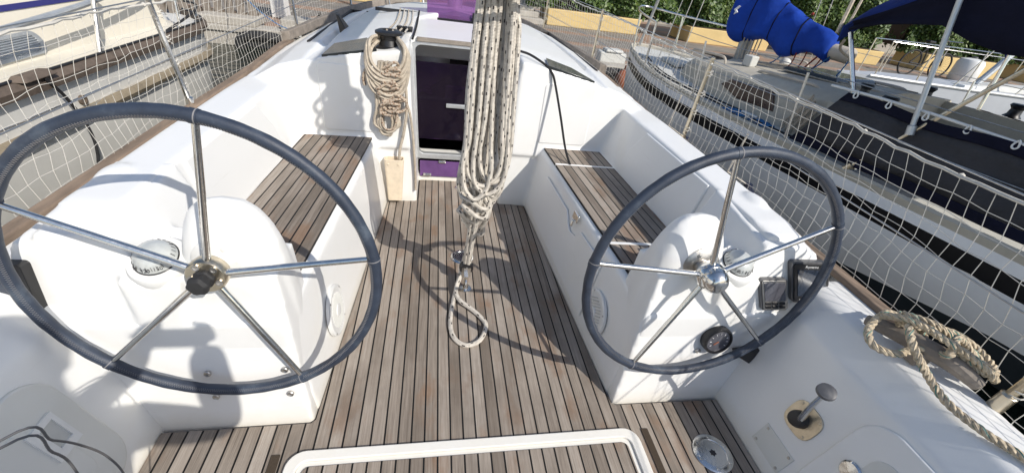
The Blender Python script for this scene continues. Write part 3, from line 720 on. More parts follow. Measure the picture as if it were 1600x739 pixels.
# smoked windows in the aft edge of the coachroof
for s in (-1, 1):
    m = MB()
    top = [(.505, 2.482), (.805, 2.482), (.785, 2.74), (.60, 2.80)] if s < 0 else [(.50, 2.482), (.815, 2.482), (.70, 2.66), (.53, 2.70)]
    zf = lambda x: .915 + (.83 - x) * .205
    zt = lambda x, y: zf(x) + .006 + (y - 2.48) * .045
    m.loft([[(s * x, y, zt(x, y) - .012) for x, y in top], [(s * x, y, zt(x, y) + .003) for x, y in top]])
    m.build('coachroof_window', 'smoke', Y, bevel=.002)
    # raised panel on the bulkhead
    pr = rrect(.50, .838, .50, .893, .03, 5)
    m = MB().loft([[(s * x, y, z) for x, z in pr] for y in (2.495, 2.4705)]); m.build('bulkhead_panel', 'gel', Y, bevel=.006)
# winch-handle pocket
m = MB(); zt_, zb_ = .338, .03
o1 = rrect(-.492, -.368, 2.425, 2.494, .018, 4); o0 = rrect(-.480, -.388, 2.445, 2.496, .014, 4)
i1 = rrect(-.485, -.375, 2.433, 2.488, .014, 4); i0 = rrect(-.474, -.394, 2.452, 2.490, .01, 4)
m.loft([[(x, y, zb_) for x, y in o0], [(x, y, zt_) for x, y in o1], [(x, y, zt_) for x, y in i1], [(x, y, zb_ + .05) for x, y in i0]])
for x in (-.465, -.40): m.lathe([(.007, 0), (.005, .003), (.0, .003)], (x, 2.424, .31), (0, -1, 0), 10)
m.build('winch_handle_pocket', 'cream_pouch', Y, bevel=.002)
# winch, rope clutches and lines on the coachroof
wn = MB(); wn.lathe([(.085, 0), (.085, .02), (.062, .03), (.052, .06), (.060, .085), (.078, .092), (.078, .104), (.06, .112), (.035, .113), (.033, .10), (.0, .10)], (-.447, 2.60, .962), (0, 0, 1), 28)
wn.build('winch', 'black', Y)
m = MB()
for k in range(3): m.box(-.43 + k * .035, -.405 + k * .035, 2.95, 3.07, 1.0, 1.035); m.hexa([(-.43 + k * .035, 2.93, 1.035), (-.405 + k * .035, 2.93, 1.035), (-.405 + k * .035, 3.03, 1.035), (-.43 + k * .035, 3.03, 1.035)], [(-.428 + k * .035, 2.90, 1.055), (-.407 + k * .035, 2.90, 1.055), (-.407 + k * .035, 2.93, 1.055), (-.428 + k * .035, 2.93, 1.055)])
m.build('rope_clutch', 'black', Y, bevel=.003)
m = MB(); m.box(-.70, -.3, 4.05, 4.08, .985, 1.01); m.build('deck_organiser', 'black', Y)
m = MB(); m.hexa([(-.86, 3.30, .90), (-.80, 3.26, .92), (-.79, 3.38, .92), (-.85, 3.38, .90)], [(-.885, 3.34, 1.02), (-.865, 3.32, 1.02), (-.86, 3.36, 1.02), (-.88, 3.37, 1.02)]); m.build('mooring_chock', 'black', Y, bevel=.006)

# --- stanchions and lifelines
for s in (-1, 1):
    for y in (.38, 2.40, 4.4, 5.75):
        x = interp(HB, y); dz = interp(DZ, y); lean = -.07 if s < 0 else .0
        m = MB(); m.tube([(s * x, y, dz), (s * (x + .01), y + lean, dz + .54)], .0125, 10); m.lathe([(.02, 0), (.02, .06), (.013, .065)], (s * x, y, dz), (0, 0, 1), 14); m.lathe([(.014, 0), (.013, .012), (.0, .018)], (s * (x + .01), y + lean, dz + .54), (0, 0, 1), 10)
        m.build('stanchion', 'steel' if s < 0 else 'steel_warm', Y)
    m = MB()
    for h in (.54, .27): m.tube([(s * (interp(HB, y) + .005), y - .03, interp(DZ, y) + h) for y in (-1.1, .38, 2.40, 4.4, 5.75, 6.9)], .003, 6)
    m.build('lifeline', 'steel_dull', Y)
# bow pulpit
m = MB(); m.tube(cr([(-.85, 6.4, 1.22), (-.5, 6.9, 1.26), (0, 7.2, 1.28), (.5, 6.9, 1.26), (.85, 6.4, 1.22)], 6), .013, 8)
for x, y in ((-.85, 6.4), (.85, 6.4), (-.4, 6.95), (.4, 6.95)): m.tube([(x * .95, y, .72), (x, y, 1.22)], .013, 8)
m.build('bow_pulpit', 'steel', Y)
# mast and boom stand over the cockpit, above the picture
m = MB(); m.tube([(0, 4.75, .98), (0, 4.75, 9.5)], .075, 14); m.build('mast', 'alu', Y)
m = MB(); m.tube([(0.0, 4.68, 2.02), (.055, 1.30, 2.04)], .06, 12); bo = m.build('boom', 'alu', Y)
m = MB(); m.tube(cr([(0.0, 4.6, 2.28), (.0, 4.0, 2.33), (.02, 3.0, 2.28), (.04, 2.2, 2.20), (.05, 1.7, 2.16)], 6), [.20 - .12 * i / 24 for i in range(25)], 12); m.build('sail_stack', 'sail', bo)

# ================================================================== ROPES ON BOARD
def jit(a): return random.uniform(-a, a)
EYE = V((-.1706, -.1142, 1.5093))     # measured sight line origin used when the hank's distance was corrected
def nearer(p):
    p = V(p); u = min(1, max(0, (p.z - .10) / .26)); k = 1 - .178 * u
    return EYE + (p - EYE) * k
# hanging mainsheet hank, tackle and tail
t = thing('mainsheet_hank', 'thick hank of white black-flecked mainsheet rope hanging down over the teak sole', 'rope', (0, 1.85, 0))
m = MB(); r_ = .0118
xs = [-.028, -.010, .008, .026, .045, .066, .088, .108, .126, .143]
for i in range(8):
    xl = -.03 + i * .0215 + jit(.004); xr = min(.165, xl + random.choice((.035, .055, .085, .1)) + jit(.01)); yb = 1.85 + jit(.045); yf = 1.80 + jit(.045)
    bot = .40 + random.random() * .17
    tw = .03
    pl_ = [(.03 + (xl - .05) * .55 + .012, yb, 2.1), (.02 + (xl) * .78, yb, 1.4), (xl + .004, yb + jit(.01), 1.0), (xl + jit(.008), yb + jit(.012), .75), (xl - .008 + jit(.01), yb, bot + .10), (xl * .7 + xr * .3, (yb + yf) / 2 - .02, bot + .015), ((xl + xr) / 2, (yb + yf) / 2 - .03, bot), (xl * .3 + xr * .7, (yb + yf) / 2 - .02, bot + .015), (xr + .012 + jit(.01), yf, bot + .10), (xr + jit(.008), yf + jit(.012), .75), (xr - .006, yf + jit(.01), 1.0), (.02 + xr * .72, yf, 1.4), (.03 + (xr - .05) * .5 + .012, yf, 2.1)]
    m.tube(cr(pl_, 7), r_, 8, u0=random.random())
m.xf(nearer); m.build('hank_loops', 'rope_w', t)
m = MB()
for i in range(4):       # lower messy turns
    zc = .50 - .055 * i; w = .075 - .008 * i; cx = .05 + jit(.02) - i * .006; cy = 1.80 + jit(.02)
    pts = [(cx + w * math.sin(a) + jit(.006), cy + .045 * math.cos(a) - .02, zc - .075 * abs(math.sin(a * .5 + .3)) + .02 * math.sin(2 * a) + jit(.008)) for a in [2 * PI * k / 9 for k in range(9)]]
    m.tube(cr(pts, 7, True), r_, 8, True)
for i, (xa, xb, bt, zt2) in enumerate(((-.03, .10, .475, .9), (.02, .175, .50, 1.0), (-.015, .15, .54, .95), (.05, .19, .555, 1.05))):
    yy = 1.735 + .012 * i
    m.tube(cr([(.04 + xa * .4, 1.83, 2.05), (xa * .8 + .02, 1.81, 1.4), (xa + .008, 1.79, zt2 + .2), (xa + .004, 1.76, zt2 - .15), (xa - .006, yy, bt + .16), (xa + .012, yy - .01, bt + .05), ((xa + xb) / 2, yy - .02, bt), (xb - .012, yy - .01, bt + .055), (xb + .004, yy, bt + .17), (xb - .006, 1.76, zt2 - .15), (xb - .022, 1.79, zt2 + .2), (xb * .72 + .01, 1.81, 1.4), (.04 + xb * .4, 1.83, 2.05)], 8), r_, 8, u0=i * .13)
for i, (w, b_) in enumerate(((.06, .33), (.048, .28), (.035, .36))):
    pts = [(.0 + w * -.6, 1.80, .56), (-.012, 1.79, .42), (.012, 1.77, b_), (.06, 1.765, b_ - .035), (.108, 1.77, b_ + .03), (.115 + w * .3, 1.79, .44), (.10, 1.80, .58)]
    m.tube(cr(pts, 8), r_, 8)
m.xf(nearer); m.build('tangled_turns', 'rope_w', t)
m = MB()
for k, (dx, dy) in enumerate(((-.010, .0), (.008, .012), (.022, -.006), (.036, .006))):
    m.tube(cr([(.055 + dx * .6, 1.835 + dy, 1.4), (.05 + dx, 1.80 + dy, .6), (.035 + dx * .8, 1.76 + dy, .34), (.016 + dx * .55, 1.68 + dy, .20), (.006 + dx * .5, 1.63 + dy, .125)], 8), .0105, 8, u0=k * .3)
m.xf(nearer); m.build('tackle_parts', 'rope_w', t)
m = MB(); m.tube(cr([(.03, 1.77, .36), (.012, 1.70, .20), (-.012, 1.64, .10), (-.036, 1.58, .035), (-.055, 1.50, .012), (-.072, 1.40, .011), (-.080, 1.30, .011), (-.062, 1.215, .011), (-.01, 1.172, .011), (.055, 1.20, .011), (.092, 1.29, .011), (.070, 1.35, .012), (.02, 1.41, .018), (-.03, 1.46, .025), (-.048, 1.53, .03), (-.02, 1.60, .07)], 10), .0115, 10)
m.xf(nearer); m.build('tail_loop', 'rope_w', t)
m = MB(); m.box(-.018, .030, 1.588, 1.625, .07, .15, 0); m.lathe([(.036, -.016), (.038, 0), (.036, .016)], (.006, 1.605, .125), (0, 1, .15), 20, 1); m.lathe([(.012, -.02), (.012, .022)], (.006, 1.605, .125), (0, 1, .15), 12, 0)
m.box(-.004, .016, 1.565, 1.60, .045, .09, 0); m.tube(cr([(-.002, 1.58, .06), (.0, 1.575, .085), (.012, 1.58, .06)], 4), .005, 6, mi=0)
m.build('sheet_block', ['steel', 'black'], t, bevel=.003)

m = MB()
pts = []
for i in range(150):
    a = i * .62; z_ = 1.42 + .0026 * i; w = .085 + .02 * math.sin(i * .21) + jit(.006)
    pts.append((.056 + w * math.cos(a) * 1.15, 1.42 + w * math.sin(a) * .8, z_ + jit(.004)))
m.tube(cr(pts, 3), .011, 7); m.ball((.056, 1.42, 1.60), .085, (1, .8, 2.1), 14); m.build('head_with_shadow_core', 'rope_w', t)  # turns above the view; solid core added to fill their cast shadow
m = MB(); m.box(.02, .09, 1.39, 1.45, 1.80, 1.97); m.lathe([(.055, -.02), (.058, 0), (.055, .02)], (.055, 1.42, 1.86), (1, 0, 0), 20); m.build('boom_block', 'black', t, bevel=.006)
# beige coil hung from the winch
t = thing('rope_coil', 'beige rope coil hung from the black winch against the white bulkhead', 'rope', (-.45, 2.45, .5))
m = MB(); r_ = .0088
for i in range(7):           # long hanging bights
    cx = -.462 + jit(.012); w = .028 + i * .0065; bot = .495 + i * .007 + jit(.012); y_ = 2.448 - .006 * (i % 4)
    pts = [(cx - .012 + jit(.01), y_ - .02, .94), (cx - w * .75, y_ + jit(.006), .80), (cx - w * .7 + jit(.006), y_, .68), (cx - w * 1.05, y_, .58), (cx - w * .6, y_ - .004, bot + .012), (cx, y_ - .006, bot), (cx + w * .6, y_ - .004, bot + .012), (cx + w * 1.05, y_, .58), (cx + w * .6 + jit(.006), y_, .68), (cx + w * .8, y_ + jit(.006), .80), (cx + .02 + jit(.01), y_ - .02, .94)]
    m.tube(cr(pts, 7), r_, 8)
m.build('hanging_bights', 'rope_b', t)
m = MB()
for i in range(7):           # collar of turns thrown over the winch
    dz_ = .021 * i; w = .092 + .004 * (i % 4) + jit(.006)
    pts = [(-.447 - w * .7, 2.56, 1.045 - .008 * i), (-.447 - w * 1.05, 2.46, 1.03 - dz_ * .7), (-.447 - w * 1.0, 2.43, .94 - dz_), (-.447 - w * .5, 2.418 - .004 * (i % 3), .89 - dz_ * 1.1), (-.447 + w * .2, 2.415 - .004 * (i % 3), .885 - dz_ * 1.15 + jit(.01)), (-.447 + w * .9, 2.425, .92 - dz_), (-.447 + w * 1.12, 2.45, 1.0 - dz_ * .5), (-.447 + w * .6, 2.55, 1.045 - .006 * i), (-.43, 2.67, 1.03)]
    m.tube(cr(pts, 7, True), r_ * 1.08, 8, True)
m.build('collar_turns', 'rope_b', t)
m = MB()
for i in range(9):           # flecked tangle in the middle
    a0 = random.random() * 6; c_ = V((-.452 + jit(.035), 2.425, .90 - i * .028))
    pts = [c_ + V((.055 * math.sin(a0 + k * 1.3) + jit(.012), -.014 + .016 * math.cos(a0 + k * 2.1), .035 * math.cos(a0 + k * 1.1) + jit(.01))) for k in range(7)]
    m.tube(cr(pts, 6), r_ * .95, 8)
for i in range(5):
    x0 = -.50 + i * .02; m.tube(cr([(x0, 2.43, .86), (x0 + .012 + jit(.01), 2.425, .78), (x0 + .03 + jit(.015), 2.425, .70), (x0 + .01, 2.43, .64 + jit(.02))], 6), r_ * .95, 8)
m.tube(cr([(-.50, 2.43, .75), (-.46, 2.415, .72), (-.40, 2.41, .76), (-.35, 2.42, .73), (-.345, 2.425, .68), (-.40, 2.41, .66), (-.44, 2.42, .70), (-.50, 2.425, .68)], 7), r_, 8)
m.tube(cr([(-.49, 2.43, .62), (-.485, 2.42, .57), (-.46, 2.415, .545), (-.42, 2.42, .56), (-.40, 2.42, .64), (-.41, 2.42, .72)], 7), r_ * .8, 8)
m.tube(cr([(-.55, 2.45, .90), (-.575, 2.455, .865), (-.56, 2.445, .83), (-.545, 2.45, .85), (-.57, 2.45, .87), (-.585, 2.455, .83), (-.58, 2.455, .79)], 6), r_, 8)
m.build('middle_tangle', 'rope_bb', t)
m = MB()
m.tube(cr([(-.37, 2.44, .90), (-.348, 2.44, .80), (-.345, 2.44, .66), (-.365, 2.44, .52), (-.392, 2.45, .40), (-.40, 2.46, .30), (-.41, 2.47, .20)], 8), r_, 8)
m.tube(cr([(-.36, 2.44, .74), (-.330, 2.45, .66), (-.312, 2.465, .52), (-.303, 2.475, .36), (-.296, 2.480, .20), (-.296, 2.482, .10)], 8), r_ * .9, 8)
m.build('tail_ends', 'rope_b', t)
# lines led forward over the coachroof
t = thing('control_lines', 'pale control lines leading forward over the coachroof from the winch', 'rope', (-.42, 3.2, 1.0))
for k in range(4):
    x = -.47 + k * .035
    MB().tube(cr([(x + .01, 2.62, 1.07), (x, 2.8, 1.045), (x + .01, 3.3, 1.03), (x - .02, 4.05, 1.02)], 6), .0055, 8).build('line', 'rope_w' if k % 2 else 'rope_b', t)
MB().tube(cr([(-.32, 2.72, 1.02), (-.315, 3.2, 1.03), (-.33, 4.05, 1.02)], 6), .007, 8).build('line', 'rope_blk', t)
tag(MB().tube(cr([(.17, 3.1, 1.035), (.30, 2.68, 1.034), (.40, 2.60, 1.022), (.49, 2.50, .987), (.524, 2.466, .955), (.55, 2.448, .90), (.60, 2.36, .72), (.64, 2.28, .56), (.668, 2.215, .482), (.672, 2.205, .476)], 8), .0072, 10).build('black_line', 'rope_blk'), 'black line drooping from the coachroof edge down to the starboard bench', 'rope')

# three-strand dock line made up on a wooden cleat
t = thing('dock_line', 'thick twisted beige dock line with green flecks looped over the starboard deck edge', 'rope', (1.3, .5, .6))
path = cr([(1.42, .70, .66), (1.37, .655, .69), (1.30, .60, .715), (1.262, .53, .69), (1.288, .465, .635), (1.290, .391, .612), (1.308, .303, .610), (1.337, .232, .613), (1.36, .14, .615), (1.38, -.15, .615)], 16)
path2 = cr([(1.385, .66, .67), (1.30, .665, .70), (1.225, .635, .665), (1.20, .585, .645), (1.245, .545, .645), (1.335, .55, .66), (1.40, .50, .685), (1.44, .445, .67), (1.50, .455, .665), (1.52, .525, .675), (1.46, .575, .70), (1.37, .60, .70), (1.31, .63, .69)], 16)
path3 = cr([(1.40, .62, .68), (1.375, .55, .66), (1.36, .50, .69), (1.40, .53, .725), (1.445, .52, .70), (1.47, .47, .66)], 14)
def strands(m, path, r):
    n = len(path); L_ = 0
    for j in range(3):
        pts = []; L_ = 0
        for i, p in enumerate(path):
            a = path[max(0, i - 1)]; b = path[min(n - 1, i + 1)]; d = (b - a).normalized()
            if i: L_ += (p - path[i - 1]).length
            e1 = d.cross(V((0, 0, 1))).normalized(); e2 = d.cross(e1); an = L_ * 2 * PI / .055 + j * 2 * PI / 3
            pts.append(p + (e1 * math.cos(an) + e2 * math.sin(an)) * r * .52)
        m.tube(pts, r * .58, 7, u0=j * .21)
path4 = cr([(1.36, .66, .70), (1.40, .60, .715), (1.46, .55, .69), (1.505, .49, .66), (1.475, .43, .655), (1.41, .46, .70), (1.345, .53, .725), (1.295, .60, .735), (1.265, .655, .70)], 14)
for nm, p_ in (('standing_part', path), ('looped_turns', path2), ('inner_turn', path3), ('outer_turn', path4)):
    q = []
    for a, b in zip(p_, p_[1:]): q += [a, (a + b) / 2]
    m = MB(); strands(m, q + [p_[-1]], .0112); m.build(nm, 'rope_dock', t)
m = MB(); m.tube(cr([(1.30, .70, .635), (1.34, .60, .655), (1.385, .50, .66), (1.42, .42, .64)], 6), [.018 + .012 * math.sin(PI * i / 18) for i in range(19)], 10); m.box(1.33, 1.39, .53, .58, .60, .65)
m.build('mooring_cleat', 'rail_grey', Y, bevel=.004)

# thin grey cords by the camera, port side aft
for i, pts in enumerate((((-.95, .05, .80), (-.80, .321, .821), (-.78, .354, .761), (-.78, .382, .693), (-.79, .41, .602), (-.80, .42, .50), (-.84, .42, .30), (-.9, .40, .05), (-.92, .36, .012)), ((-.97, .05, .78), (-.80, .314, .812), (-.78, .343, .744), (-.79, .356, .652), (-.82, .35, .45), (-.88, .33, .10), (-.90, .28, .012)))):
    tag(MB().tube(cr(pts, 8), .0021, 8).build('grey_cord', 'grey_pl'), ('thin grey cord arching over the port locker lid, the upper of two', 'thin grey cord arching over the port locker lid, the lower of two')[i], 'cord', 'grey cords aft')

# ================================================================== SAFETY NETS
def net(s, name, label, mt):
    cw_, rows = .056, 9
    ys_ = -1.0 if s < 0 else -.08
    ncol = int((6.6 - ys_) / cw_)
    def node(i, j):
        y = ys_ + i * cw_; u = j / rows; x = interp(HB, y)
        zb = interp(DZ, y) - (.03 + .025 * math.sin(y * 2.3 + s)) ; zt = interp(DZ, y) + .525 - .010 * math.sin(y * PI / 2.0 + .5) ** 2
        sk = .10 * (u - .5) * math.sin(y * .8 + s) + .007 * math.sin(i * .9 + j * 1.7)
        return V((s * (x + .012 + .012 * math.sin(i * .45 + j) + .02 * math.sin(PI * u)), y + sk, zb + (zt - zb) * (u + .009 * math.sin(i * 1.3 + j * .8) * math.sin(PI * u)) + .002 * math.sin(i * 2.1)))
    G = [[node(i, j) for j in range(rows + 1)] for i in range(ncol + 1)]
    m = MB(); rr = .0013 if s > 0 else .0010
    for i in range(ncol + 1):
        m.tube(G[i], rr, 4, caps=False)
    for j in range(1, rows):
        m.tube([G[i][j] for i in range(ncol + 1)], rr, 4, caps=False)
    for yl in (.38, 2.40, 4.4, 5.75):       # lashings to the stanchions
        i = int(round((yl - ys_) / cw_))
        if 0 < i < ncol:
            for j in (2, 4, 6, 8):
                c_ = V((s * (interp(HB, yl) + .004), yl - .035 * j / rows, G[i][j].z))
                m.tube([c_ + V((.015 * math.cos(a), .015 * math.sin(a), .003 * a - .01)) for a in [k * .7 for k in range(20)]] + [G[i][j]], .0022, 4)
    o = m.build(name, mt); tag(o, label, 'net')
    m = MB()
    for j in (0, rows):
        pts = []
        for i in range(ncol + 1):
            p = G[i][j] + V((.004 * math.sin(i * 1.9), 0, .003 * math.sin(i * 2.7))); pts.append(p)
        m.tube(pts, .0058, 6)
        for i in range(2, ncol, 7): 
            m.ball(G[i][j], .010, n=6)
    m.build('border_rope', mt, o)
    return o
net(-1, 'safety_net', 'cream cord safety netting along the port lifelines in front of the cream motorboat', 'net')
net(1, 'safety_net', 'cream cord safety netting along the starboard lifelines in front of the black striped sloop', 'net')

# ================================================================== PORT NEIGHBOUR: cream motorboat
B = thing('motorboat', 'cream motorboat with grey hull and brown rubrail moored on the port side', 'motorboat', (-3.6, 2.0, -.5))
def lx(y, z=0.):     # plan of its near side
    return -2.4 if y < 4.55 else -2.4 - .42 * ((y - 4.55) / .72) ** 2.2
ys = [-2.5, -1, 0, 1, 2, 3, 4, 4.55, 4.75, 4.95, 5.1, 5.2, 5.27]
def hsec(y, prof): return [(lx(y) - o, y, z) for o, z in prof]
m = MB(); prof = [(0, .575), (.015, .36), (.05, .0), (.14, -.3), (.4, -.6)]
m.loft([hsec(y, prof) + [(-5.2, y, -.6), (-5.2, y, .575)] for y in ys]); m.build('hull', 'hull_grey', B)
m = MB(); m.loft([[(lx(y) - .02, y, .545), (lx(y) + .035, y, .55), (lx(y) + .045, y, .595), (lx(y) + .02, y, .625), (lx(y) - .03, y, .625)] for y in ys]); m.build('rubrail', 'rub', B)
m = MB(); m.tube([(lx(y) + .0, y, .632) for y in ys], .009, 6); m.build('rail_cord', 'black', B)
m = MB(); m.loft([[(lx(y) - .03, y, .300), (lx(y) + .02, y, .305), (lx(y) + .035, y, .335), (lx(y) + .02, y, .365), (lx(y) - .03, y, .37)] for y in ys]); m.build('rubbing_strake', 'rub_tan', B)
m = MB(); m.tube([(lx(y) - .008, y, .43) for y in ys], .0045, 5); m.build('knuckle_line', 'steel_dull', B)
m = MB(); ys2 = [-2.5, 0, 2, 3.6, 4.2, 4.55]
cabin = [(.04, .60), (.15, .607), (.225, .617), (.30, .88), (.36, 1.15), (.55, 1.5), (1.0, 1.7)]
m.loft([hsec(y, cabin) + [(-5.1, y, 1.7), (-5.1, y, .6)] for y in ys2] + [[(-2.4 - o * 1.25 - .25, 4.75 - max(0, z - .66) * .5, z) for o, z in cabin] + [(-5.1, 4.6, 1.7), (-5.1, 4.7, .6)]])
m.build('deckhouse', 'cream', B, bevel=.012)
m = MB(); m.loft([[(lx(y) - o, y, z) for o, z in ((.313, .872), (.322, .902), (.34, .902), (.34, .872))] for y in (-2.5, 0, 2, 4.2, 4.5)])
m.xf(lambda p: (p[0] + .022, p[1], p[2])); m.build('blue_stripe', 'stripe_blue', B)
def cab(y, z, out): return V((-2.4 - (.24 + (z - .67) * .285) + out, y, z))
fr = rrect(2.35, 3.15, .640, .765, .06, 7); fi = rrect(2.38, 3.115, .658, .747, .043, 7)
m = MB(); m.loft([[cab(y, z, .001) for y, z in fr], [cab(y, z, .014) for y, z in fr], [cab(y, z, .014) for y, z in fi], [cab(y, z, .004) for y, z in fi]])
for k in range(7): m.loft([[cab(2.37, .664 + k * .0118, .004), cab(2.37, .669 + k * .0118, .014), cab(2.37, .673 + k * .0118, .010)], [cab(3.125, .664 + k * .0118, .004), cab(3.125, .669 + k * .0118, .014), cab(3.125, .673 + k * .0118, .010)]])
m.build('air_vent', 'alu', B)
m = MB(); m.tube(cr([(-2.52, 1.9, .77), (-2.50, 2.73, .838), (-2.50, 3.22, .875), (-2.50, 3.54, .908), (-2.52, 4.2, 1.0), (-2.56, 4.6, 1.15)], 8), .019, 10); m.build('grab_rail', 'alu', B)
for i, (y, yt, r_) in enumerate(((3.246, 3.50, .013), (4.325, 4.43, .01), (5.0, 5.03, .008))):
    m = MB(); m.tube([(lx(y) - .015, y, .60), (lx(y) - .015, yt, 1.20)], r_, 10); m.lathe([(.022, 0), (.02, .03), (.012, .035)], (lx(y) - .015, y, .60), (0, 0, 1), 12); m.build('stanchion', 'steel', B)
m = MB(); m.tube(cr([(lx(y) - .015, y, .635 + .1 * max(0, math.sin((y - 4.2) * 2.2))) for y in (4.1, 4.4, 4.7, 4.95, 5.1, 5.2)], 4), .010, 6); m.build('black_hose', 'black_rub', B)
m = MB(); m.lathe([(.03, -.01), (.03, .008), (.018, .010), (.018, -.005), (.0, -.005)], (-2.401, 2.93, .412), (1, 0, 0), 16); m.build('hull_outlet', 'rub', B)
m = MB(); m.hexa([(-2.42, 2.5, .625), (-2.33, 2.52, .625), (-2.33, 2.76, .625), (-2.42, 2.74, .625)], [(-2.41, 2.54, .655), (-2.36, 2.55, .655), (-2.36, 2.74, .655), (-2.41, 2.73, .655)]); m.build('fairlead', 'rub', B, bevel=.01)
m = MB(); m.tube(cr([(-2.345, 2.66, .62), (-2.36, 2.75, .50), (-2.37, 2.80, .40), (-2.372, 2.83, .32), (-2.35, 2.78, .1), (-2.4, 2.6, -.3)], 6), .009, 8); m.build('mooring_warp', 'rope_blk', B)

# ================================================================== STARBOARD NEIGHBOUR: black striped sloop
S_ = V((2.72, 6.15, 0)); A_ = V((.235, -.972, 0)); NR = V((.972, .235, 0))
def T(t, s, z): return S_ + A_ * t + NR * s + V((0, 0, z))
Q = thing('sloop', 'pale grey sloop with a broad black stripe, blue sail cover and navy canvas', 'sailing yacht', tuple(T(4, 0, -.5)))
HBR = [(0, .03), (.12, .2), (.33, .35), (.75, .575), (1.1, .74), (1.8, 1.0), (2.2, 1.08), (3., 1.16), (3.9, 1.22), (4.5, 1.26), (5, 1.3), (6.5, 1.33), (8.5, 1.15)]
ts = [0, .06, .12, .22, .33, .5, .75, 1.1, 1.5, 2, 2.6, 3.2, 4, 5, 6, 7, 8.5]
GZ = [(0, .66), (1.5, .61), (4, .60), (8.5, .62)]
def band(z0, z1, mt, name, extra=0., tuck=0.):
    m = MB()
    for sd in (-1, 1):
        def q(t, z):
            hb = interp(HBR, t); d = max(0, .6 - z); f = 1 - .03 * d - .34 * d * d
            rake = .16 * max(0, .6 - z) * math.exp(-t * 1.5)
            return T(t + rake, sd * (hb * f + extra), z)
        nz = 6
        wl = lambda t: interp([(0, -.05), (3.5, -.04), (4, -.02), (4.5, .07), (5, .17), (7, .27), (9, .3)], t)
        a0 = lambda t: wl(t) if z0 == .13 else z0
        a1 = lambda t: wl(t) if z1 == .13 else z1
        secs = [[q(t, (a0(t) + (a1(t) - a0(t)) * k / nz) + (interp(GZ, t) - .6)) for k in range(nz + 1)] for t in ts]
        m.loft(secs, closed=False)
    return m.build(name, mt, Q)
band(-.5, .13, 'antifoul', 'bottom'); band(.13, .425, 'hull_r', 'topsides'); band(.425, .525, 'stripe_black', 'black_stripe'); band(.525, .602, 'hull_r', 'sheer_strake')
m = MB(); top = [[T(t, sd * interp(HBR, t) * .985, interp(GZ, t) - .004) for sd in (-1, 1)] for t in ts]
m.loft([[a, (a + b) / 2 + V((0, 0, .05 * min(1, (a - b).length))), b] for a, b in top], closed=False); m.build('deck', 'deck_grey', Q)
for sd in (-1, 1):
    m = MB(); m.loft([[T(t, sd * (interp(HBR, t) - o), interp(GZ, t) + z) for o, z in ((0, -.01), (-.006, .03), (.012, .045), (.05, .03), (.055, -.005))] for t in ts])
    for k in range(40):
        t = .8 + k * .14; h = interp(HBR, t)
        m.loft([[T(t + d, sd * (h - o), interp(GZ, t) + z) for o, z in ((.014, .0445), (.030, .0395), (.030, .0405), (.014, .0455))] for d in (0, .05)], 1)
    m.build('toe_rail', ['deck_beige', 'black'], Q)
# deckhouse
m = MB(); secs = []
for t, hw, zt in ((1.35, .28, .70), (1.5, .42, .80), (1.9, .58, .86), (2.4, .70, .89), (2.9, .76, .92), (3.35, .78, .95), (3.5, .78, .96)):
    secs.append([T(t, -hw - .06, .58), T(t, -hw, zt - .05), T(t, -hw + .07, zt), T(t, 0, zt + .05), T(t, hw - .07, zt), T(t, hw, zt - .05), T(t, hw + .06, .58)])
m.loft(secs); m.build('deckhouse', 'deck_beige', Q, bevel=.01)
m = MB(); hw = lambda t: interp([(1.9, .60), (2.4, .715), (2.9, .775), (3.35, .795)], t) + .018
m.loft([[T(t, -hw(t) - o, z) for t, z in ((2.34, .745), (2.45, .815), (2.95, .845), (3.03, .70), (2.6, .68))] for o in (-.015, .012)]); m.build('cabin_window', 'window_brown', Q, bevel=.006)
m = MB(); m.loft([[T(t, s_, z) for t, s_ in ((.9, -.28), (1.3, -.36), (1.3, .36), (.9, .28))] for z in (.655, .70)]); m.build('fore_hatch', 'deck_grey', Q, bevel=.012)
# grating / dark cushion on fore part
m = MB()
for k in range(5): m.hexa([T(1.55 + k * .07, -.25, .87), T(1.60 + k * .07, -.25, .87), T(1.60 + k * .07, .35, .87), T(1.55 + k * .07, .35, .87)], [T(1.55 + k * .07, -.25, .885), T(1.60 + k * .07, -.25, .885), T(1.60 + k * .07, .35, .885), T(1.55 + k * .07, .35, .885)])
m.build('wooden_grating', 'rub', Q)
# mast and boom
mp_ = T(1.83, 0, .78)
m = MB(); m.tube([mp_, T(1.80, 0, 1.4), T(1.76, 0, 9)], .068, 14); m.lathe([(.1, 0), (.09, .03), (.07, .04)], mp_, (0, 0, 1), 16); m.build('mast', 'mast', Q)
m = MB()
for k in range(6): m.tube(cr([T(1.86 + .02 * k, -.10 + .03 * k, 1.3), T(1.87 + .018 * k, -.10 + .03 * k, .95), T(1.90 + .03 * k, -.12 + .03 * k, .80)], 5), .007, 6)
m.build('halyards', 'rope_b', Q)
b0, b1 = T(1.86, 0, 1.20), T(2.90, 0.02, 1.155)
m = MB(); m.tube([b0, b1], .065, 14); m.lathe([(.068, 0), (.06, .03), (.03, .035), (.0, .035)], b1, b1 - b0, 14); bm_ = m.build('boom', 'boom_beige', Q)
m = MB(); secs = []
for i in range(25):
    u = i / 24; i = u * 10; c_ = T(1.60 + 1.16 * u, 0, 1.20 - .03 * u); h = .42 * (1 - u) ** 1.3 + .12; w = .10 * (1 - u) + .075 + .02 * math.sin(i * 2.2)
    q = []
    for k in range(18):
        a = 2 * PI * k / 18; sg = math.sin(a)
        fold = 1 + .06 * math.sin(3 * a + i * 1.1) + .035 * math.sin(7 * a - i * 2.3) + .05 * math.cos(i * 2.1) ** 3 - .07 * max(0, math.cos(i * 1.9 + .4)) ** 12
        q.append(c_ + NR * (w * math.cos(a) * fold) + V((0, 0, (h if sg > 0 else .115 + .05 * math.sin(i * 1.3)) * sg * fold)))
    secs.append(q)
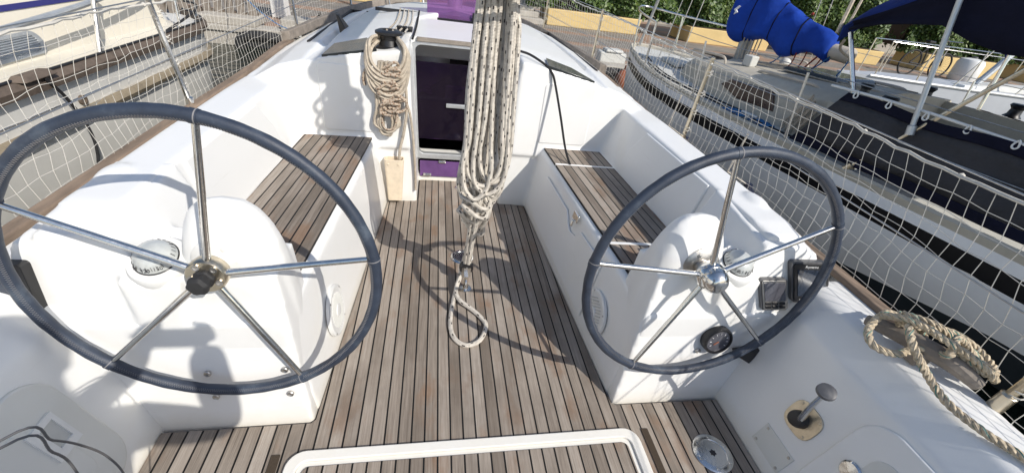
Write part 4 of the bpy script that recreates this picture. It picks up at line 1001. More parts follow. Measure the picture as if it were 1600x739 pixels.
SECS = [list(q) for q in secs]; m.loft(secs); cov = m.build('sail_cover', 'canvas_blue', bm_, subsurf=1, angle=80)
m = MB()
for u in (.12, .42, .70): 
    c_ = T(1.6 + 1.16 * u, 0, 1.23 + (.42 * (1 - u) ** 1.3 + .10)); m.ball(c_, .014, n=8)
m.build('cover_toggle', 'rope_red', bm_)
for k in (5, 11, 17):
    c_ = sum((V(p) for p in SECS[k]), V((0, 0, 0))) / len(SECS[k])
    MB().tube([c_ + (V(p) - c_) * 1.0 for p in SECS[k]], .006, 6, True).build('cover_seam', 'canvas_navy', bm_)
m = MB(); e0 = T(1.735, -.232, 1.30)
zig = [(0, 0), (.04, .025), (.015, .045), (.05, .08), (.03, .085), (-.015, .045), (.01, .028)]
m.loft([[e0 + A_ * a + V((0, 0, b)) + NR * d for a, b in zig] for d in (0, -.012)]); m.build('cover_emblem', 'ink_white', bm_)
for k, (mt, t0, t1) in enumerate((('rope_blue', 2.35, 2.20), ('rope_blue', 2.78, 2.55), ('rope_red', 2.45, 2.42), ('rope_red', 2.55, 2.50), ('rope_red', 2.72, 2.60), ('rope_blue', 2.95, 2.85))):
    m = MB(); m.tube(cr([T(t0, -.03, 1.12), T((t0 + t1) / 2 + .03, -.05, 1.0), T(t1, -.06, .90)], 5), .006, 6); m.build('sheet', mt, Q)
m = MB(); m.tube(cr([T(2.42, -.06, .95), T(2.45, -.08, .88), T(2.52, -.07, .86), T(2.58, -.06, .93), T(2.68, -.05, 1.1)], 6), .008, 6); m.build('sheet', 'rope_red', Q)
# rigging
m = MB(); m.tube([T(.06, 0, .68), T(1.70, 0, 8.)], .020, 10); m.build('furled_forestay', 'mast', Q)
m = MB()
for t, s0 in ((1.75, -1.0), (1.95, -1.03), (1.55, -.95), (1.85, 1.0), (2.0, 1.0)): m.tube([T(t, s0 * .97, .62), T(1.78, s0 * .05, 7.5)], .0045, 6)
m.build('shrouds', 'steel_dull', Q)
m = MB()
m.tube([T(.40, -.36, .64), T(.36, -.36, 1.12)], .0125, 8); m.tube([T(.40, .36, .64), T(.36, .36, 1.12)], .0125, 8)
m.tube(cr([T(1.2, -.76, 1.10), T(.40, -.40, 1.13), T(.05, -.16, 1.16), T(-.05, 0, 1.17), T(.05, .16, 1.16), T(.40, .40, 1.13), T(1.2, .76, 1.10)], 6), .0125, 8)
m.tube([T(1.2, -.76, .62), T(1.2, -.76, 1.10)], .0125, 8); m.tube([T(1.2, .76, .62), T(1.2, .76, 1.10)], .0125, 8)
m.build('bow_pulpit', 'steel', Q)
for t in (2.35, 3.45, 4.6, 5.8):
    for sd in (-1, 1):
        if sd < 0 and t == 4.6: continue
        m = MB(); m.tube([T(t, sd * (interp(HBR, t) - .04), .62), T(t - .06, sd * (interp(HBR, t) - .03), 1.10)], .009, 8); m.build('stanchion', 'steel_dull' if sd < 0 else 'steel', Q)
m = MB()
for sd in (-1, 1):
    for h in (.50, .27): m.tube([T(t, sd * (interp(HBR, t) - .035), .62 + h) for t in (1.2, 2.35, 3.45, 4.6, 5.8, 7.5)], .003, 6)
m.build('lifeline', 'steel_dull', Q)
# weather cloth, navy border and charcoal middle, hooked to a white jackline
def wc(t, z, o=0.): return T(t, -1.19 - .03 * (t - 3.6) + o, z)
m = MB(); NT = 26
def cloth(f0, f1, mi, off):
    secs = []
    for i in range(NT + 1):
        t0 = 3.50 + i * .12; tt = t0 + .16 * 0
        zb = .665; zt = 1.06 + .012 * math.sin(i * .9)
        row = []
        for k in range(7):
            u = f0 + (f1 - f0) * k / 6
            t = t0 + (.22 * u if i < 2 else .22 * u * max(0, 1 - i / 8))
            row.append(wc(t, zb + (zt - zb) * u, .012 * math.sin(i * 1.1 + u * 3) + .01 * math.sin(i * .37 + u * 7) + off))
        secs.append(row)
    m.loft(secs, mi, closed=False)
cloth(0, .14, 0, -.004); cloth(.14, .86, 1, 0); cloth(.86, 1, 0, -.004)
w_ = m.build('weather_cloth', ['canvas_navy', 'canvas_char'], Q, angle=80)
sd_ = w_.modifiers.new('solid', 'SOLIDIFY'); sd_.thickness = .004
m = MB(); m.tube([wc(3.6 + .3 * i, 1.072 + .012 * math.sin(i), 0) for i in range(11)], .008, 8)
for i in range(9): 
    c_ = wc(3.78 + i * .2, 1.055, -.012); m.tube(cr([c_ + V((0, 0, .03)), c_ + A_ * .012, c_ - V((0, 0, .012)), c_ - A_ * .012], 4, True), .0045, 6, True)
m.build('cloth_hooks', 'white_pl', w_)
# cockpit coaming behind the cloth, beige nonslip with hatched panels
m = MB(); m.loft([[T(t, s_, z) for s_, z in ((-1.0, .60), (-.85, .92), (-.62, .95), (-.55, .60))] for t in (3.45, 5, 7.5)]); m.loft([[T(t, s_, z) for s_, z in ((1.0, .60), (.85, .92), (.62, .95), (.55, .60))] for t in (3.45, 5, 7.5)])
for k in range(14):
    t = 3.7 + k * .2; m.loft([[T(t + d, s_, z) for s_, z in ((.84, .925), (.68, .948), (.68, .951), (.84, .928))] for d in (0, .08)], 1)
m.build('cockpit_coaming', ['deck_beige', 'black'], Q)
m = MB(); m.loft([[T(t, s_, z) for s_, z in ((-.56, .62), (.56, .62), (.56, .58), (-.56, .58))] for t in (3.5, 7.5)]); m.build('cockpit_floor', 'canvas_char', Q)
m = MB(); m.hexa([T(4.9, .5, .9), T(5.6, .5, .9), T(5.6, .95, .9), T(4.9, .95, .9)], [T(4.95, .55, 1.22), T(5.6, .55, 1.18), T(5.6, .9, 1.18), T(4.95, .9, 1.22)]); m.build('covered_outboard', 'canvas_navy', Q, bevel=.04)
m = MB()
for a, b in ((1.6, 2.2), (2.5, 3.2)):
    for sd in (-.62, .62):
        m = MB(); m.tube(cr([T(a, sd * .8, .86), T(a + .05, sd * .85, .92), T((a + b) / 2, sd * .95, .945), T(b - .05, sd, .955), T(b, sd, .90)], 6), .012, 8); m.build('handrail', 'boom_beige', Q)
for t_, s_, z_, r_ in ((3.42, -.45, .95, .05), (3.44, .40, .95, .05), (3.75, -.74, .95, .055), (3.9, .74, .95, .06), (4.7, .74, .95, .06)):
    MB().lathe([(r_, 0), (r_ * .7, .02), (r_ * .62, .06), (r_ * .95, .085), (r_ * .8, .10), (.0, .10)], T(t_, s_, z_), (0, 0, 1), 16).build('winch', 'black', Q)
m = MB()
for k in range(6):
    x_ = -.34 + k * .12
    m.tube(cr([T(1.95, x_ * .4, .90), T(2.5, x_, .955), T(3.3, x_ * 1.1, .985), T(3.42, x_ * 1.15, .99)], 5), .006, 6)
m.build('deck_lines', 'rope_b', Q)
m = MB(); m.loft([[T(t_, s_, z_) for t_, s_, z_ in ((2.55, -.28, .95), (3.1, -.30, .965), (3.1, .30, .965), (2.55, .28, .95))], [T(t_, s_, z_ + .035) for t_, s_, z_ in ((2.58, -.25, .95), (3.07, -.27, .965), (3.07, .27, .965), (2.58, .25, .95))]]); m.build('cabin_hatch', 'smoke', Q, bevel=.008)
m = MB(); m.box(-.05, .05, -.05, .05, 0, .1); m.xf(lambda p: T(2.25 + p[0], -.35 + p[1], .90 + p[2])); m.build('dorade_box', 'deck_grey', Q, bevel=.01); m = MB(); m.lathe([(.06, 0), (.055, .05), (.03, .08), (.0, .085)], T(2.15, .3, .90), (0, 0, 1), 14); m.build('cabin_vent', 'deck_grey', Q, bevel=.01)
for t_ in (.75, 1.25, 2.05, 3.0):
    MB().tube(cr([T(t_, -interp(HBR, t_) + .10, .635), T(t_ + .02, -interp(HBR, t_) + .10, .67), T(t_ - .06, -interp(HBR, t_) + .10, .675), T(t_ + .10, -interp(HBR, t_) + .10, .675)], 4), .012, 8).build('deck_cleat', 'alu', Q)
m = MB(); m.tube(cr([T(1.0, -.55, .64), T(1.6, -.80, .635), T(2.3, -.93, .635), T(3.0, -1.0, .635), T(3.45, -1.03, .64)], 6), .008, 6); m.tube(cr([T(.7, -.35, .66), T(1.5, -.72, .64), T(2.2, -.86, .64), T(2.9, -.92, .64)], 6), .007, 6); m.build('jack_lines', 'rope_blk', Q)
# coil of pale rope on cabin side
m = MB()
for k in range(9): 
    c_ = T(3.32 + .012 * k, -.86 - .012 * (k % 3), .93 - .012 * k)
    m.tube(cr([c_, c_ + A_ * -.05 + V((0, 0, -.12)), c_ + A_ * -.13 + V((0, 0, -.26 - .01 * k))], 6), .0075, 6)
m.build('hanging_rope_coil', 'rope_b', Q)
m = MB()
for k in range(12):
    c_ = T(2.72 + .04 * k, -.98 + .02 * math.sin(k), .628)
    m.tube(cr([c_ + NR * -.05 + A_ * jit(.06), c_ + A_ * .05 + V((0, 0, .015)), c_ + NR * .06 + A_ * jit(.05)], 5), .009, 6)
m.build('flaked_rope', 'rope_blue', Q)
# bimini with frame poles
BZ = [(3.30, 1.36), (3.42, 1.39), (3.6, 1.48), (3.8, 1.60), (4.1, 1.76), (4.6, 1.92), (6.2, 2.0)]
m = MB(); secs = []
for i in range(16):
    t = 3.46 + 2.7 * (i / 15) ** 1.4
    secs.append([T(t - .02 * (1 - abs(-1 + k / 6.) ** 2), (-1 + k / 6.) * 1.16, interp(BZ, t) + .26 * (1 - abs(-1 + k / 6.) ** 3.6) * (1 if i else .8) + .012 * math.sin(i * 2 + k * 1.3)) for k in range(13)])
first = [V(p) + V((0, 0, -.09)) + A_ * .01 for p in secs[0]]
m.loft([first] + secs, closed=False)
bi = m.build('bimini', 'canvas_bimini', Q, angle=80)
md = bi.modifiers.new('solid', 'SOLIDIFY'); md.thickness = .01
BB = [(3.30, 1.34), (3.42, 1.36), (3.72, 1.455), (3.95, 1.50), (4.24, 1.41), (4.4, 1.42), (6.2, 1.5)]
m = MB(); secs = []
for i in range(18):
    t = 3.52 + 2.6 * i / 17; zb = interp(BB, t); zt = max(zb + .012, interp(BZ, t) - .004)
    secs.append([T(t, -1.175 - .02 * math.sin(k * 1.4 + i * .8), zb + (zt - zb) * k / 5) for k in range(6)])
m.loft(secs, closed=False); sp = m.build('bimini_shaded_side', 'canvas_navy', Q, angle=80); md = sp.modifiers.new('solid', 'SOLIDIFY'); md.thickness = .006  # side of the same canopy, its shade put into darker navy canvas
for (a, b, r_, mt) in ((T(4.16, -1.22, .96), T(3.86, -1.22, 2.2), .014, 'alu'), (T(4.00, -1.17, .66), T(3.52, -1.15, 1.38), .0135, 'steel'), (T(3.96, -1.20, .64), T(4.55, -1.16, 1.62), .012, 'steel_warm'), (T(5.1, 1.1, .62), T(4.7, 1.1, 1.6), .014, 'alu'), (T(3.6, 1.1, .62), T(3.5, 1.1, 1.4), .014, 'steel')):
    m = MB(); m.tube([a, b], r_, 10); m.lathe([(.022, -.01), (.022, .04), (r_, .045)], a, b - a, 12); m.build('bimini_pole', mt, Q)
m = MB(); m.tube([T(3.42, -1.12, 1.36), T(3.05, -.6, 3.0)], .012, 6); m.tube([T(3.45, -1.1, 1.36), T(3.12, -.5, 3.0)], .008, 6); m.tube(cr([T(3.5, -1.14, 1.33), T(3.3, -.8, 1.25), T(3.0, -.1, 1.14), T(2.8, -.0, 1.12)], 6), .009, 6)
m.build('topping_lines', 'rope_b', Q)

# navy fenders between the hulls
for i, (x, y, z) in enumerate(((1.66, 2.60, .44), (1.66, 1.84, .45))):
    f = MB(); f.lathe([(.02, -.36), (.085, -.31), (.105, -.2), (.105, .0), (.085, .07), (.03, .10), (.022, .13), (.0, .135)], (x, y, z), (0, 0, 1), 20)
    t = tag(f.build('fender', 'navy_vinyl'), ('navy fender hanging beside the starboard stanchion', 'navy fender hanging behind the starboard wheel, aft of the other one')[i], 'fender', 'navy fenders on the starboard side')
    MB().tube([(x, y, z + .12), (1.50, y + .02, .64), (1.52, y + .02, .87)], .005, 6).build('lanyard', 'rope_w', t)

# ================================================================== FAR YACHT beyond the sloop
F = thing('far_yacht', 'pale grey yacht lying beyond the sloop, seen under the bimini', 'sailing yacht', (8.5, 5.75, -.5))
m = MB(); secs = []
YF = 5.75
for x, hw, zt in ((5.9, .03, .70), (6.3, .16, .70), (7.0, .33, .70), (8.2, .46, .69), (10, .52, .67), (12.5, .5, .66), (15, .45, .66)):
    secs.append([(x, YF - hw * .4, -.6), (x, YF - hw * .93, 0), (x, YF - hw, zt), (x, YF + hw, zt), (x, YF + hw * .93, 0), (x, YF + hw * .4, -.6)])
m.loft(secs); m.build('hull', 'hull_far', F)
m = MB(); m.tube([(6.3, YF - .17, .705), (7.0, YF - .34, .705), (8.2, YF - .47, .695), (10, YF - .53, .675), (12.5, YF - .51, .665), (15, YF - .46, .665)], .018, 6); m.build('rub_rail', 'white_pl', F)
m = MB(); m.loft([[(x, YF - hw, .68), (x, YF - hw + .05, zt), (x, YF + hw - .05, zt), (x, YF + hw, .68)] for x, hw, zt in ((8.2, .12, .70), (9.0, .2, .76), (11, .25, .78), (13, .25, .78))]); m.build('deckhouse', 'deck_grey', F, bevel=.02)
m = MB()
for sd in (-1, 1):
    m.tube([(x, YF + sd * hw, 1.18) for x, hw in ((6.4, .15), (7.0, .31), (8.2, .44), (10, .5), (12.5, .48))], .006, 6)
    for x, hw in ((6.4, .15), (7.0, .31), (8.2, .44), (9.1, .48), (10, .5), (11, .5), (12.5, .48)): m.tube([(x, YF + sd * hw, .67), (x, YF + sd * hw, 1.18)], .009, 6)
m.build('guard_rails', 'steel', F)
for x in (7.6, 8.9): MB().tube([(x, YF - .4, .70), (x + .35, YF - .4, 1.35)], .010, 6).build('leaning_pole', 'steel_warm', F)
m = MB(); m.tube([(8.6, YF, .72), (9.5, YF, 2.3)], .045, 10); m.build('grey_pole', 'alu', F)
for x, y in ((7.9, YF - .35), (9.3, YF - .42), (10.6, YF - .42)): MB().box(x, x + .4, y, y + .12, .68, .74).build('deck_fitting', 'white_pl', F, bevel=.01)

# ================================================================== QUAY
def paving(nt, N, L, b, pos):
    s = N.new('ShaderNodeSeparateXYZ'); L.new(pos, s.inputs[0])
    br = N.new('ShaderNodeTexBrick'); br.inputs['Scale'].default_value = 5; br.inputs['Mortar Size'].default_value = .02; br.inputs['Color1'].default_value = (.17, .15, .13, 1); br.inputs['Color2'].default_value = (.25, .22, .19, 1); br.inputs['Mortar'].default_value = (.10, .09, .08, 1)
    L.new(pos, br.inputs['Vector'])
    br2 = N.new('ShaderNodeTexBrick'); br2.inputs['Scale'].default_value = 5; br2.inputs['Mortar Size'].default_value = .02; br2.inputs['Color1'].default_value = (.40, .19, .09, 1); br2.inputs['Color2'].default_value = (.48, .25, .13, 1); br2.inputs['Mortar'].default_value = (.2, .13, .09, 1)
    L.new(pos, br2.inputs['Vector'])
    w = math_(N, L, 'FRACT', math_(N, L, 'MULTIPLY', math_(N, L, 'ADD', s.outputs[1], math_(N, L, 'MULTIPLY', s.outputs[0], .12)), .62))
    bx = math_(N, L, 'LESS_THAN', w, .26)
    w2 = math_(N, L, 'FRACT', math_(N, L, 'MULTIPLY', math_(N, L, 'SUBTRACT', s.outputs[0], math_(N, L, 'MULTIPLY', s.outputs[1], .45)), .3))
    bx = math_(N, L, 'MAXIMUM', bx, math_(N, L, 'LESS_THAN', w2, .12))
    c = mix(N, L, math_(N, L, 'MULTIPLY', bx, .75), br.outputs[0], br2.outputs[0])
    c = mix(N, L, .35, c, ramp(N, L, noise(N, L, pos, 2.), [(.3, (.12, .11, .10)), (.7, (.36, .33, .29))]))
    L.new(c, b.inputs['Base Color'])
M['paving'] = mat('quay_paving', (.3, .27, .23), .85, fn=paving)
m = MB(); n = 1
m.add([(-60, 7.3, .1), (80, 7.3, .1), (80, 400, .1), (-60, 400, .1)], [(0, 1, 2, 3)], 0)
m.add([(-60, 7.3, .1), (80, 7.3, .1), (80, 7.3, -1.2), (-60, 7.3, -1.2)], [(3, 2, 1, 0)], 1)
tag(m.build('quay', ['paving', 'concrete']), kind='structure')
m = MB(); m.box(-60, 80, 7.27, 7.62, .06, .135); tag(m.build('quay_edge', 'concrete', bevel=.01), kind='structure')
def waterfn(nt, N, L, b, pos):
    bp = N.new('ShaderNodeBump'); bp.inputs['Strength'].default_value = .6; bp.inputs['Distance'].default_value = .08
    L.new(noise(N, L, pos, 5, (1, 1.6, 1), 5, .55), bp.inputs['Height']); L.new(bp.outputs[0], b.inputs['Normal'])
M['water'] = mat('harbour_water', (.006, .012, .008), .06, fn=waterfn, spec=.5)
tag(MB().add([(-400, -400, -.13), (400, -400, -.13), (400, 7.4, -.13), (-400, 7.4, -.13)], [(0, 1, 2, 3)]).build('water', 'water'), kind='structure')

# planters with hedges
def leafmat():
    def fn(nt, N, L, b, pos):
        a = noise(N, L, pos, 2.2, None, 4); wn = N.new('ShaderNodeTexWhiteNoise'); wn.noise_dimensions = '3D'
        v = N.new('ShaderNodeVectorMath'); v.operation = 'SNAP'; v.inputs[1].default_value = (.05, .05, .05); L.new(pos, v.inputs[0]); L.new(v.outputs[0], wn.inputs['Vector'])
        f = math_(N, L, 'ADD', math_(N, L, 'MULTIPLY', a, .6), math_(N, L, 'MULTIPLY', wn.outputs['Value'], .4))
        c = ramp(N, L, f, [(.2, (.018, .040, .008)), (.45, (.050, .095, .018)), (.65, (.10, .155, .03)), (.85, (.19, .22, .05))])
        L.new(c, b.inputs['Base Color'])
    return mat('hedge_leaf', (.06, .1, .03), .5, fn=fn)
M['leaf'] = leafmat()
def planter(x0, x1, y0, label, d=1.1, h=.40, skewL=.0, skewR=.0, z=.1):
    m = MB(); m.hexa([(x0, y0 + skewL, z), (x1, y0 + skewR, z), (x1, y0 + d, z), (x0, y0 + d, z)], [(x0 - .02, y0 - .03 + skewL, z + h), (x1 + .02, y0 - .03 + skewR, z + h), (x1, y0 + d, z + h), (x0, y0 + d, z + h)])
    o = m.build('planter', 'yellow', bevel=.02); tag(o, label, 'planter', 'yellow planters along the quay')
    MB().box(x0 + .06, x1 - .06, y0 + max(skewL, skewR) + .05, y0 + d - .06, z + h - .05, z + h + .012).build('soil', 'bark', o)
    return o
def hedge(x0, x1, y0, y1, z0, z1, n, label, seed):
    rnd = random.Random(seed); m = MB()
    for k in range(n):
        x = rnd.uniform(x0, x1); z = rnd.uniform(z0, z1)
        bulge = .16 * math.sin(x * 2.1 + seed) + .10 * math.sin(x * 5.3 + z * 4) + .08 * math.sin(z * 7 + x * 3)
        edge = 0
        front = rnd.random() < .8
        y = (y0 + bulge + abs(rnd.gauss(0, .10)) + .25 * max(0, (z0 + .25 - z) / .25) if front else rnd.uniform(y0, y1))
        if z > z1 - .3 and rnd.random() < .35: z += rnd.uniform(0, .2)
        n_ = V((rnd.gauss(0, .7), -1 + rnd.gauss(0, .6), .5 + rnd.gauss(0, .6))).normalized()
        t_ = n_.cross(V((rnd.gauss(0, 1), rnd.gauss(0, 1), rnd.gauss(0, 1)))).normalized(); b_ = n_.cross(t_)
        l = rnd.uniform(.045, .085); w = l * rnd.uniform(.4, .6); c = V((x, y, z))
        m.add([c - t_ * l, c + b_ * w, c + t_ * l, c - b_ * w], [(0, 1, 2, 3)])
    o = m.build('hedge', 'leaf'); tag(o, label, 'hedge', 'clipped hedges in the planters')
    m = MB(); 
    for k in range(max(2, int((x1 - x0) / .35))): 
        x = x0 + .15 + k * .35; m.tube([(x, (y0 + y1) / 2 + .05, z0 - .05), (x + .05, (y0 + y1) / 2, z1 - .1)], .02, 5)
    m.build('stems', 'bark', o)
    m = MB(); m.box(x0 + .12, x1 - .12, y0 + .33, y1, z0 + .12, z1 - .12); m.build('shade_core', 'bark', o)  # plain box added inside the leaves, inner shade put into its dark colour
planter(2.75, 5.45, 12.15, 'yellow planter straight ahead of the starboard bow, left of the silver stay', skewR=.1)
hedge(2.2, 5.75, 12.3, 13.3, .48, 2.4, 15000, 'dense green hedge growing in the planter left of the silver stay', 1)
planter(6.95, 9.6, 12.1, 'yellow planter behind the sloop mast and blue sail cover')
hedge(5.75, 10.9, 12.3, 13.4, .50, 2.6, 21000, 'dense green hedge behind the blue sail cover and mast', 2)
planter(12.35, 13.55, 11.95, 'small yellow planter seen under the bimini edge, behind the boom end')
hedge(10.9, 13.6, 12.2, 13.3, .50, 2.2, 9000, 'dense green hedge behind the front corner of the bimini', 3)
planter(15.2, 18.4, 11.9, 'yellow planter beyond the bicycle on the quay', h=.5)
hedge(14.6, 19.5, 12.3, 13.3, .55, 2.0, 12000, 'green hedge beyond the bicycle, seen under the bimini', 4)
planter(20.0, 25, 11.9, 'yellow planter farthest right, behind the bimini pole', h=.5)
hedge(19.8, 26, 12.3, 13.3, .55, 2.0, 9000, 'green hedge farthest right behind the bimini pole', 5)
planter(-3.2, -.62, 12.3, 'yellow planter beyond the port bow, above the netting', h=.5)
hedge(-3.4, -.5, 12.5, 13.4, .6, 2.2, 8000, 'green hedge in the planter beyond the port bow', 6)
# building wall behind the hedges closes the view
m = MB(); m.box(-40, 60, 16.5, 17, .1, 4.5); tag(m.build('garden_wall', 'concrete'), 'pale wall behind the quay hedges', 'wall')
# steps
m = MB()
for k in range(4): m.box(1.72, 2.62 - .1 * k, 12.0 + .26 * k, 13.6, .1 + .13 * k, .23 + .13 * k - .002)
tag(m.build('quay_steps', 'concrete', bevel=.01), 'short flight of pale concrete steps beside the yellow planter', 'steps')
# bicycle
bt = thing('bicycle', 'black bicycle parked on the quay in front of the yellow planter', 'bicycle', (13.6, 10.6, .1))
for x in (13.05, 14.15):
    m = MB(); m.tube([(x + .33 * math.cos(a), 10.6, .44 + .33 * math.sin(a)) for a in [2 * PI * k / 28 for k in range(28)]], .022, 8, True)
    for k in range(10): a = PI * k / 10; m.tube([(x + .32 * math.cos(a), 10.6, .44 + .32 * math.sin(a)), (x - .32 * math.cos(a), 10.6, .44 - .32 * math.sin(a))], .002, 4)
    m.build('wheel', 'black_rub', bt)
m = MB()
for a, b in (((13.05, .44), (13.5, .42)), ((13.5, .42), (13.35, .98)), ((13.05, .44), (13.38, .86)), ((13.38, .86), (13.98, .92)), ((13.5, .42), (13.98, .86)), ((13.95, 1.05), (14.15, .44))): m.tube([(a[0], 10.6, a[1]), (b[0], 10.6, b[1])], .018, 8)
m.build('frame', 'black', bt)
m = MB(); m.tube(cr([(14.0, 10.3, 1.10), (13.93, 10.5, 1.08), (13.93, 10.7, 1.08), (14.0, 10.9, 1.10)], 5), .013, 8); m.build('handlebar', 'steel', bt)
m = MB(); m.hexa([(13.22, 10.52, .98), (13.50, 10.58, .98), (13.50, 10.62, .98), (13.22, 10.68, .98)], [(13.22, 10.52, 1.04), (13.5, 10.58, 1.03), (13.5, 10.62, 1.03), (13.22, 10.68, 1.04)]); m.build('saddle', 'black', bt, bevel=.015)
# white tank
m = MB(); m.lathe([(.30, 0), (.33, .05), (.33, .5), (.28, .6), (.1, .64), (.0, .64)], (15.3, 10.7, .1), (0, 0, 1), 24); wt = m.build('white_tank', 'white_pl'); tag(wt, 'white round water tank standing on the quay right of the bicycle', 'tank')
MB().lathe([(.07, 0), (.07, .05), (.0, .055)], (15.3, 10.7, .735), (0, 0, 1), 16).build('cap', 'grey_pl', wt)
# service pedestal, pallets, quay fenders, orange buoy, dinghy motor shape
m = MB(); m.box(-3.05, -2.80, 8.6, 8.85, .1, .95); wp = m.build('service_pedestal', 'white_pl', bevel=.02); tag(wp, 'white service pedestal on the quay beyond the port netting', 'pedestal')
MB().box(-3.0, -2.85, 8.585, 8.602, .6, .8).build('socket_panel', 'grey_pl', wp, bevel=.005)
pt = thing('wooden_pallet', 'grey slatted wooden pallet on edge at the quay beyond the cream motorboat', 'pallet', (-3.6, 7.7, .1))
for k in range(9): MB().box(-4.35 + k * .16, -4.24 + k * .16, 7.66, 7.70, .14, .98).build('slat', 'rail_grey', pt, bevel=.004)
for z_ in (.2, .55, .9): MB().box(-4.40, -2.95, 7.702, 7.78, z_, z_ + .08).build('batten', 'rub', pt, bevel=.004)
for i, x in enumerate((-2.75, -1.95, 2.9, 4.3)):
    o = MB().tube(cr([(x - .3, 7.17, .0), (x - .3, 7.16, -.25), (x, 7.15, -.38), (x + .3, 7.16, -.25), (x + .3, 7.17, 0), (x, 7.16, .06)], 6, True), .075, 10, True).build('tyre_fender', 'black_rub')
    tag(o, ('black tyre hung on the quay wall, nearest the cream motorboat', 'black tyre hung on the quay wall beside the port bow', 'black tyre hung on the quay wall left of the sloop bow', 'black tyre hung on the quay wall behind the sloop bow')[i], 'tyre', 'tyres on the quay wall')
m = MB(); m.ball((3.05, 7.0, -.05), .17, (1, 1, 1.25), 18); m.lathe([(.05, 0), (.04, .07), (.0, .08)], (3.05, 7.0, .15), (0, 0, 1), 12); tag(m.build('buoy', 'orange'), 'faded orange buoy hanging between the sloop bow and the quay', 'buoy')
m = MB(); m.box(2.2, 3.05, 7.35, 7.75, .14, .42); m.box(2.35, 2.9, 7.3, 7.7, .42, .50); m.xf(lambda p: ((p[0] - 2.6) * .6 + 3.0, (p[1] - 7.3) * .6 + 7.6, (p[2] - .14) * .7 + .1)); tag(m.build('sack_pile', 'deck_grey', bevel=.04), 'white bundle lying on the quay edge left of the sloop bow', 'bundle')
tag(MB().tube(cr([(-3.4, 8.2, .98), (-2.9, 7.0, .90), (-2.44, 6.0, .70), (-2.0, 5.95, .42), (-1.5, 5.7, .66)], 6), .0055, 8).build('mooring_rope', 'rope_blue'), 'bright blue mooring rope sagging to the port bow', 'rope')
tag(MB().tube(cr([(-2.6, 7.4, .12), (-2.0, 6.6, .25), (-1.5, 5.5, .70)], 6), .012, 8).build('mooring_rope', 'rope_blk'), 'black mooring rope running from the quay to the port bow', 'rope')
# paving kerb and stone blocks on the port side quay
for i, (x, y, w, d, h) in enumerate(((-3.3, 7.35, .8, .5, .12), (-2.2, 7.4, .7, .45, .16))):
    tag(MB().box(x - w / 2, x + w / 2, y, y + d, .13, .13 + h).build('stone_block', 'concrete', bevel=.02), ('pale stone block on the quay edge next to the wooden pallet', 'pale stone block on the quay edge by the port bow')[i], 'block', 'stone blocks on the quay')

# ================================================================== PHOTOGRAPHER (stands behind the phone)
CAM = V((-.1706, -.1142, 1.5093))
pp = thing('person', 'person in a grey shirt holding up a phone behind the helm', 'person', (-.30, -.62, 0))
def skin(name, verts, edges, radii, mt, sub=2, root=0):
    me = bpy.data.meshes.new(name); b = V(pp['_b']); me.from_pydata([V(v) - b for v in verts], edges, []); me.materials.append(M[mt])
    o = bpy.data.objects.new(name, me); COL.objects.link(o); o.parent = pp; o['_b'] = tuple(b)
    md = o.modifiers.new('skin', 'SKIN'); md.use_smooth_shade = True
    for i, r in enumerate(radii):
        sv = me.skin_vertices[0].data[i]; sv.radius = (r, r) if not isinstance(r, tuple) else r; sv.use_root = (i == root)
    s_ = o.modifiers.new('sub', 'SUBSURF'); s_.levels = sub; s_.render_levels = sub
    return o
HX, HY = -.33, -.50
bv = [(HX, HY - .1, .95), (HX, HY - .08, 1.12), (HX, HY - .04, 1.34), (HX, HY - .02, 1.50), (HX, HY + .02, 1.59), (HX, HY + .05, 1.72), (HX, HY + .05, 1.80),
      (HX - .20, HY - .01, 1.45), (HX - .25, HY + .08, 1.19), (-.27, -.24, 1.43), (-.24, -.19, 1.49),
      (HX + .20, HY - .01, 1.45), (-.045, -.26, 1.15), (-.050, -.23, 1.42), (-.055, -.20, 1.50),
      (HX - .10, HY, .80), (HX - .12, HY + .02, .45), (HX - .12, HY, .09), (HX - .13, HY + .15, .035),
      (HX + .10, HY, .80), (HX + .12, HY + .02, .45), (HX + .12, HY, .09), (HX + .13, HY + .15, .035)]
be = [(0, 1), (1, 2), (2, 3), (3, 4), (4, 5), (5, 6), (3, 7), (7, 8), (8, 9), (9, 10), (3, 11), (11, 12), (12, 13), (13, 14), (0, 15), (15, 16), (16, 17), (17, 18), (0, 19), (19, 20), (20, 21), (21, 22)]
brd = [.15, .14, .16, .13, .06, .085, .07, .08, .06, .042, .034, .08, .062, .055, .05, .10, .065, .042, .038, .10, .065, .042, .038]
skin('body', bv, be, brd, 'shirt')
m = MB(); m.ball((HX, HY + .06, 1.725), .098, (.86, 1.02, 1.2), 20)
m.ball((HX, HY + .163, 1.705), .016, (.8, 1, 1.3), 10); m.ball((HX - .088, HY + .05, 1.71), .022, (.4, .8, 1.2), 10); m.ball((HX + .088, HY + .05, 1.71), .022, (.4, .8, 1.2), 10); m.build('face', 'skin', pp)
m = MB(); m.ball((HX, HY + .035, 1.76), .108, (.9, 1.0, 1.05), 20); m.build('hair', 'hair', pp)
for s in (-1, 1):
    pv = [(-.150 + s * .10, -.195, 1.49), (-.150 + s * .088, -.178, 1.508)]; pe = [(0, 1)]; pr_ = [.028, .024]
    for k in range(4):
        b0_ = len(pv); z0 = 1.485 + k * .016
        pv += [(-.150 + s * .092, -.152, z0), (-.150 + s * .074, -.142, z0 + .004), (-.150 + s * (.052 - .004 * k), -.140, z0 + .006)]
        pe += [(1, b0_), (b0_, b0_ + 1), (b0_ + 1, b0_ + 2)]; pr_ += [.010, .009, .008]
    b0_ = len(pv); pv += [(-.150 + s * .075, -.195, 1.50), (-.150 + s * .055, -.186, 1.515)]; pe += [(0, b0_), (b0_, b0_ + 1)]; pr_ += [.011, .009]
    skin('hand', pv, pe, pr_, 'skin', 2)
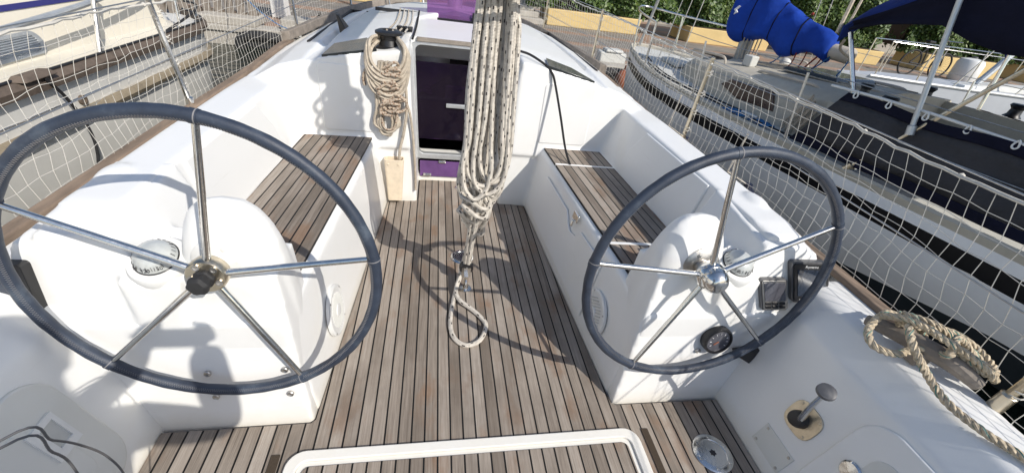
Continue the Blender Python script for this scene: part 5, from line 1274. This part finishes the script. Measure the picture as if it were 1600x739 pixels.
ph_ = MB(); ph_.hexa([(-.235, -.172, 1.462), (-.070, -.172, 1.462), (-.070, -.160, 1.462), (-.235, -.160, 1.462)], [(-.235, -.172, 1.540), (-.070, -.172, 1.540), (-.070, -.160, 1.540), (-.235, -.160, 1.540)])
tag(ph_.build('phone', 'black', bevel=.004), 'black phone held up in both hands of the person at the stern', 'phone')

# ================================================================== CAMERA, LIGHT, SKY
cam = bpy.data.cameras.new('camera'); co = bpy.data.objects.new('camera', cam); COL.objects.link(co)
cam.sensor_width = 36; cam.lens = 644.6 / 1600 * 36; cam.clip_start = .01; cam.clip_end = 2000
yaw, pitch, roll = R(13.06), R(33.80), R(8.55)
f_ = V((math.sin(yaw) * math.cos(pitch), math.cos(yaw) * math.cos(pitch), -math.sin(pitch))); r0 = V((math.cos(yaw), -math.sin(yaw), 0)); u0 = r0.cross(f_)
rr_ = r0 * math.cos(roll) + u0 * math.sin(roll); uu_ = -r0 * math.sin(roll) + u0 * math.cos(roll)
mtx = Matrix((rr_, uu_, -f_)).transposed().to_4x4(); mtx.translation = CAM; co.matrix_world = mtx
sc.camera = co
sd = V((-.464, .616, -.636)).normalized()
sun = bpy.data.lights.new('sun', 'SUN'); so = bpy.data.objects.new('sun', sun); COL.objects.link(so)
sun.energy = 3.9; sun.angle = R(.53); sun.color = (1, .945, .86); so.rotation_euler = sd.to_track_quat('-Z', 'Y').to_euler(); so.location = (5, -6, 8)
w = bpy.data.worlds.new('World'); sc.world = w; w.use_nodes = True
nt = w.node_tree; bg = nt.nodes['Background']; st = nt.nodes.new('ShaderNodeTexSky'); st.sky_type = 'NISHITA'; st.sun_disc = False
st.sun_elevation = R(39.5); st.sun_rotation = math.atan2(-sd.x, -sd.y); nt.links.new(st.outputs[0], bg.inputs[0]); bg.inputs[1].default_value = .13
sc.view_settings.view_transform = 'Standard'; sc.view_settings.look = 'None'; sc.view_settings.gamma = 1; sc.view_settings.exposure = .2
sc.cycles.max_bounces = 8; sc.cycles.transparent_max_bounces = 12
for o in bpy.data.objects:
    if '_b' in o: del o['_b']
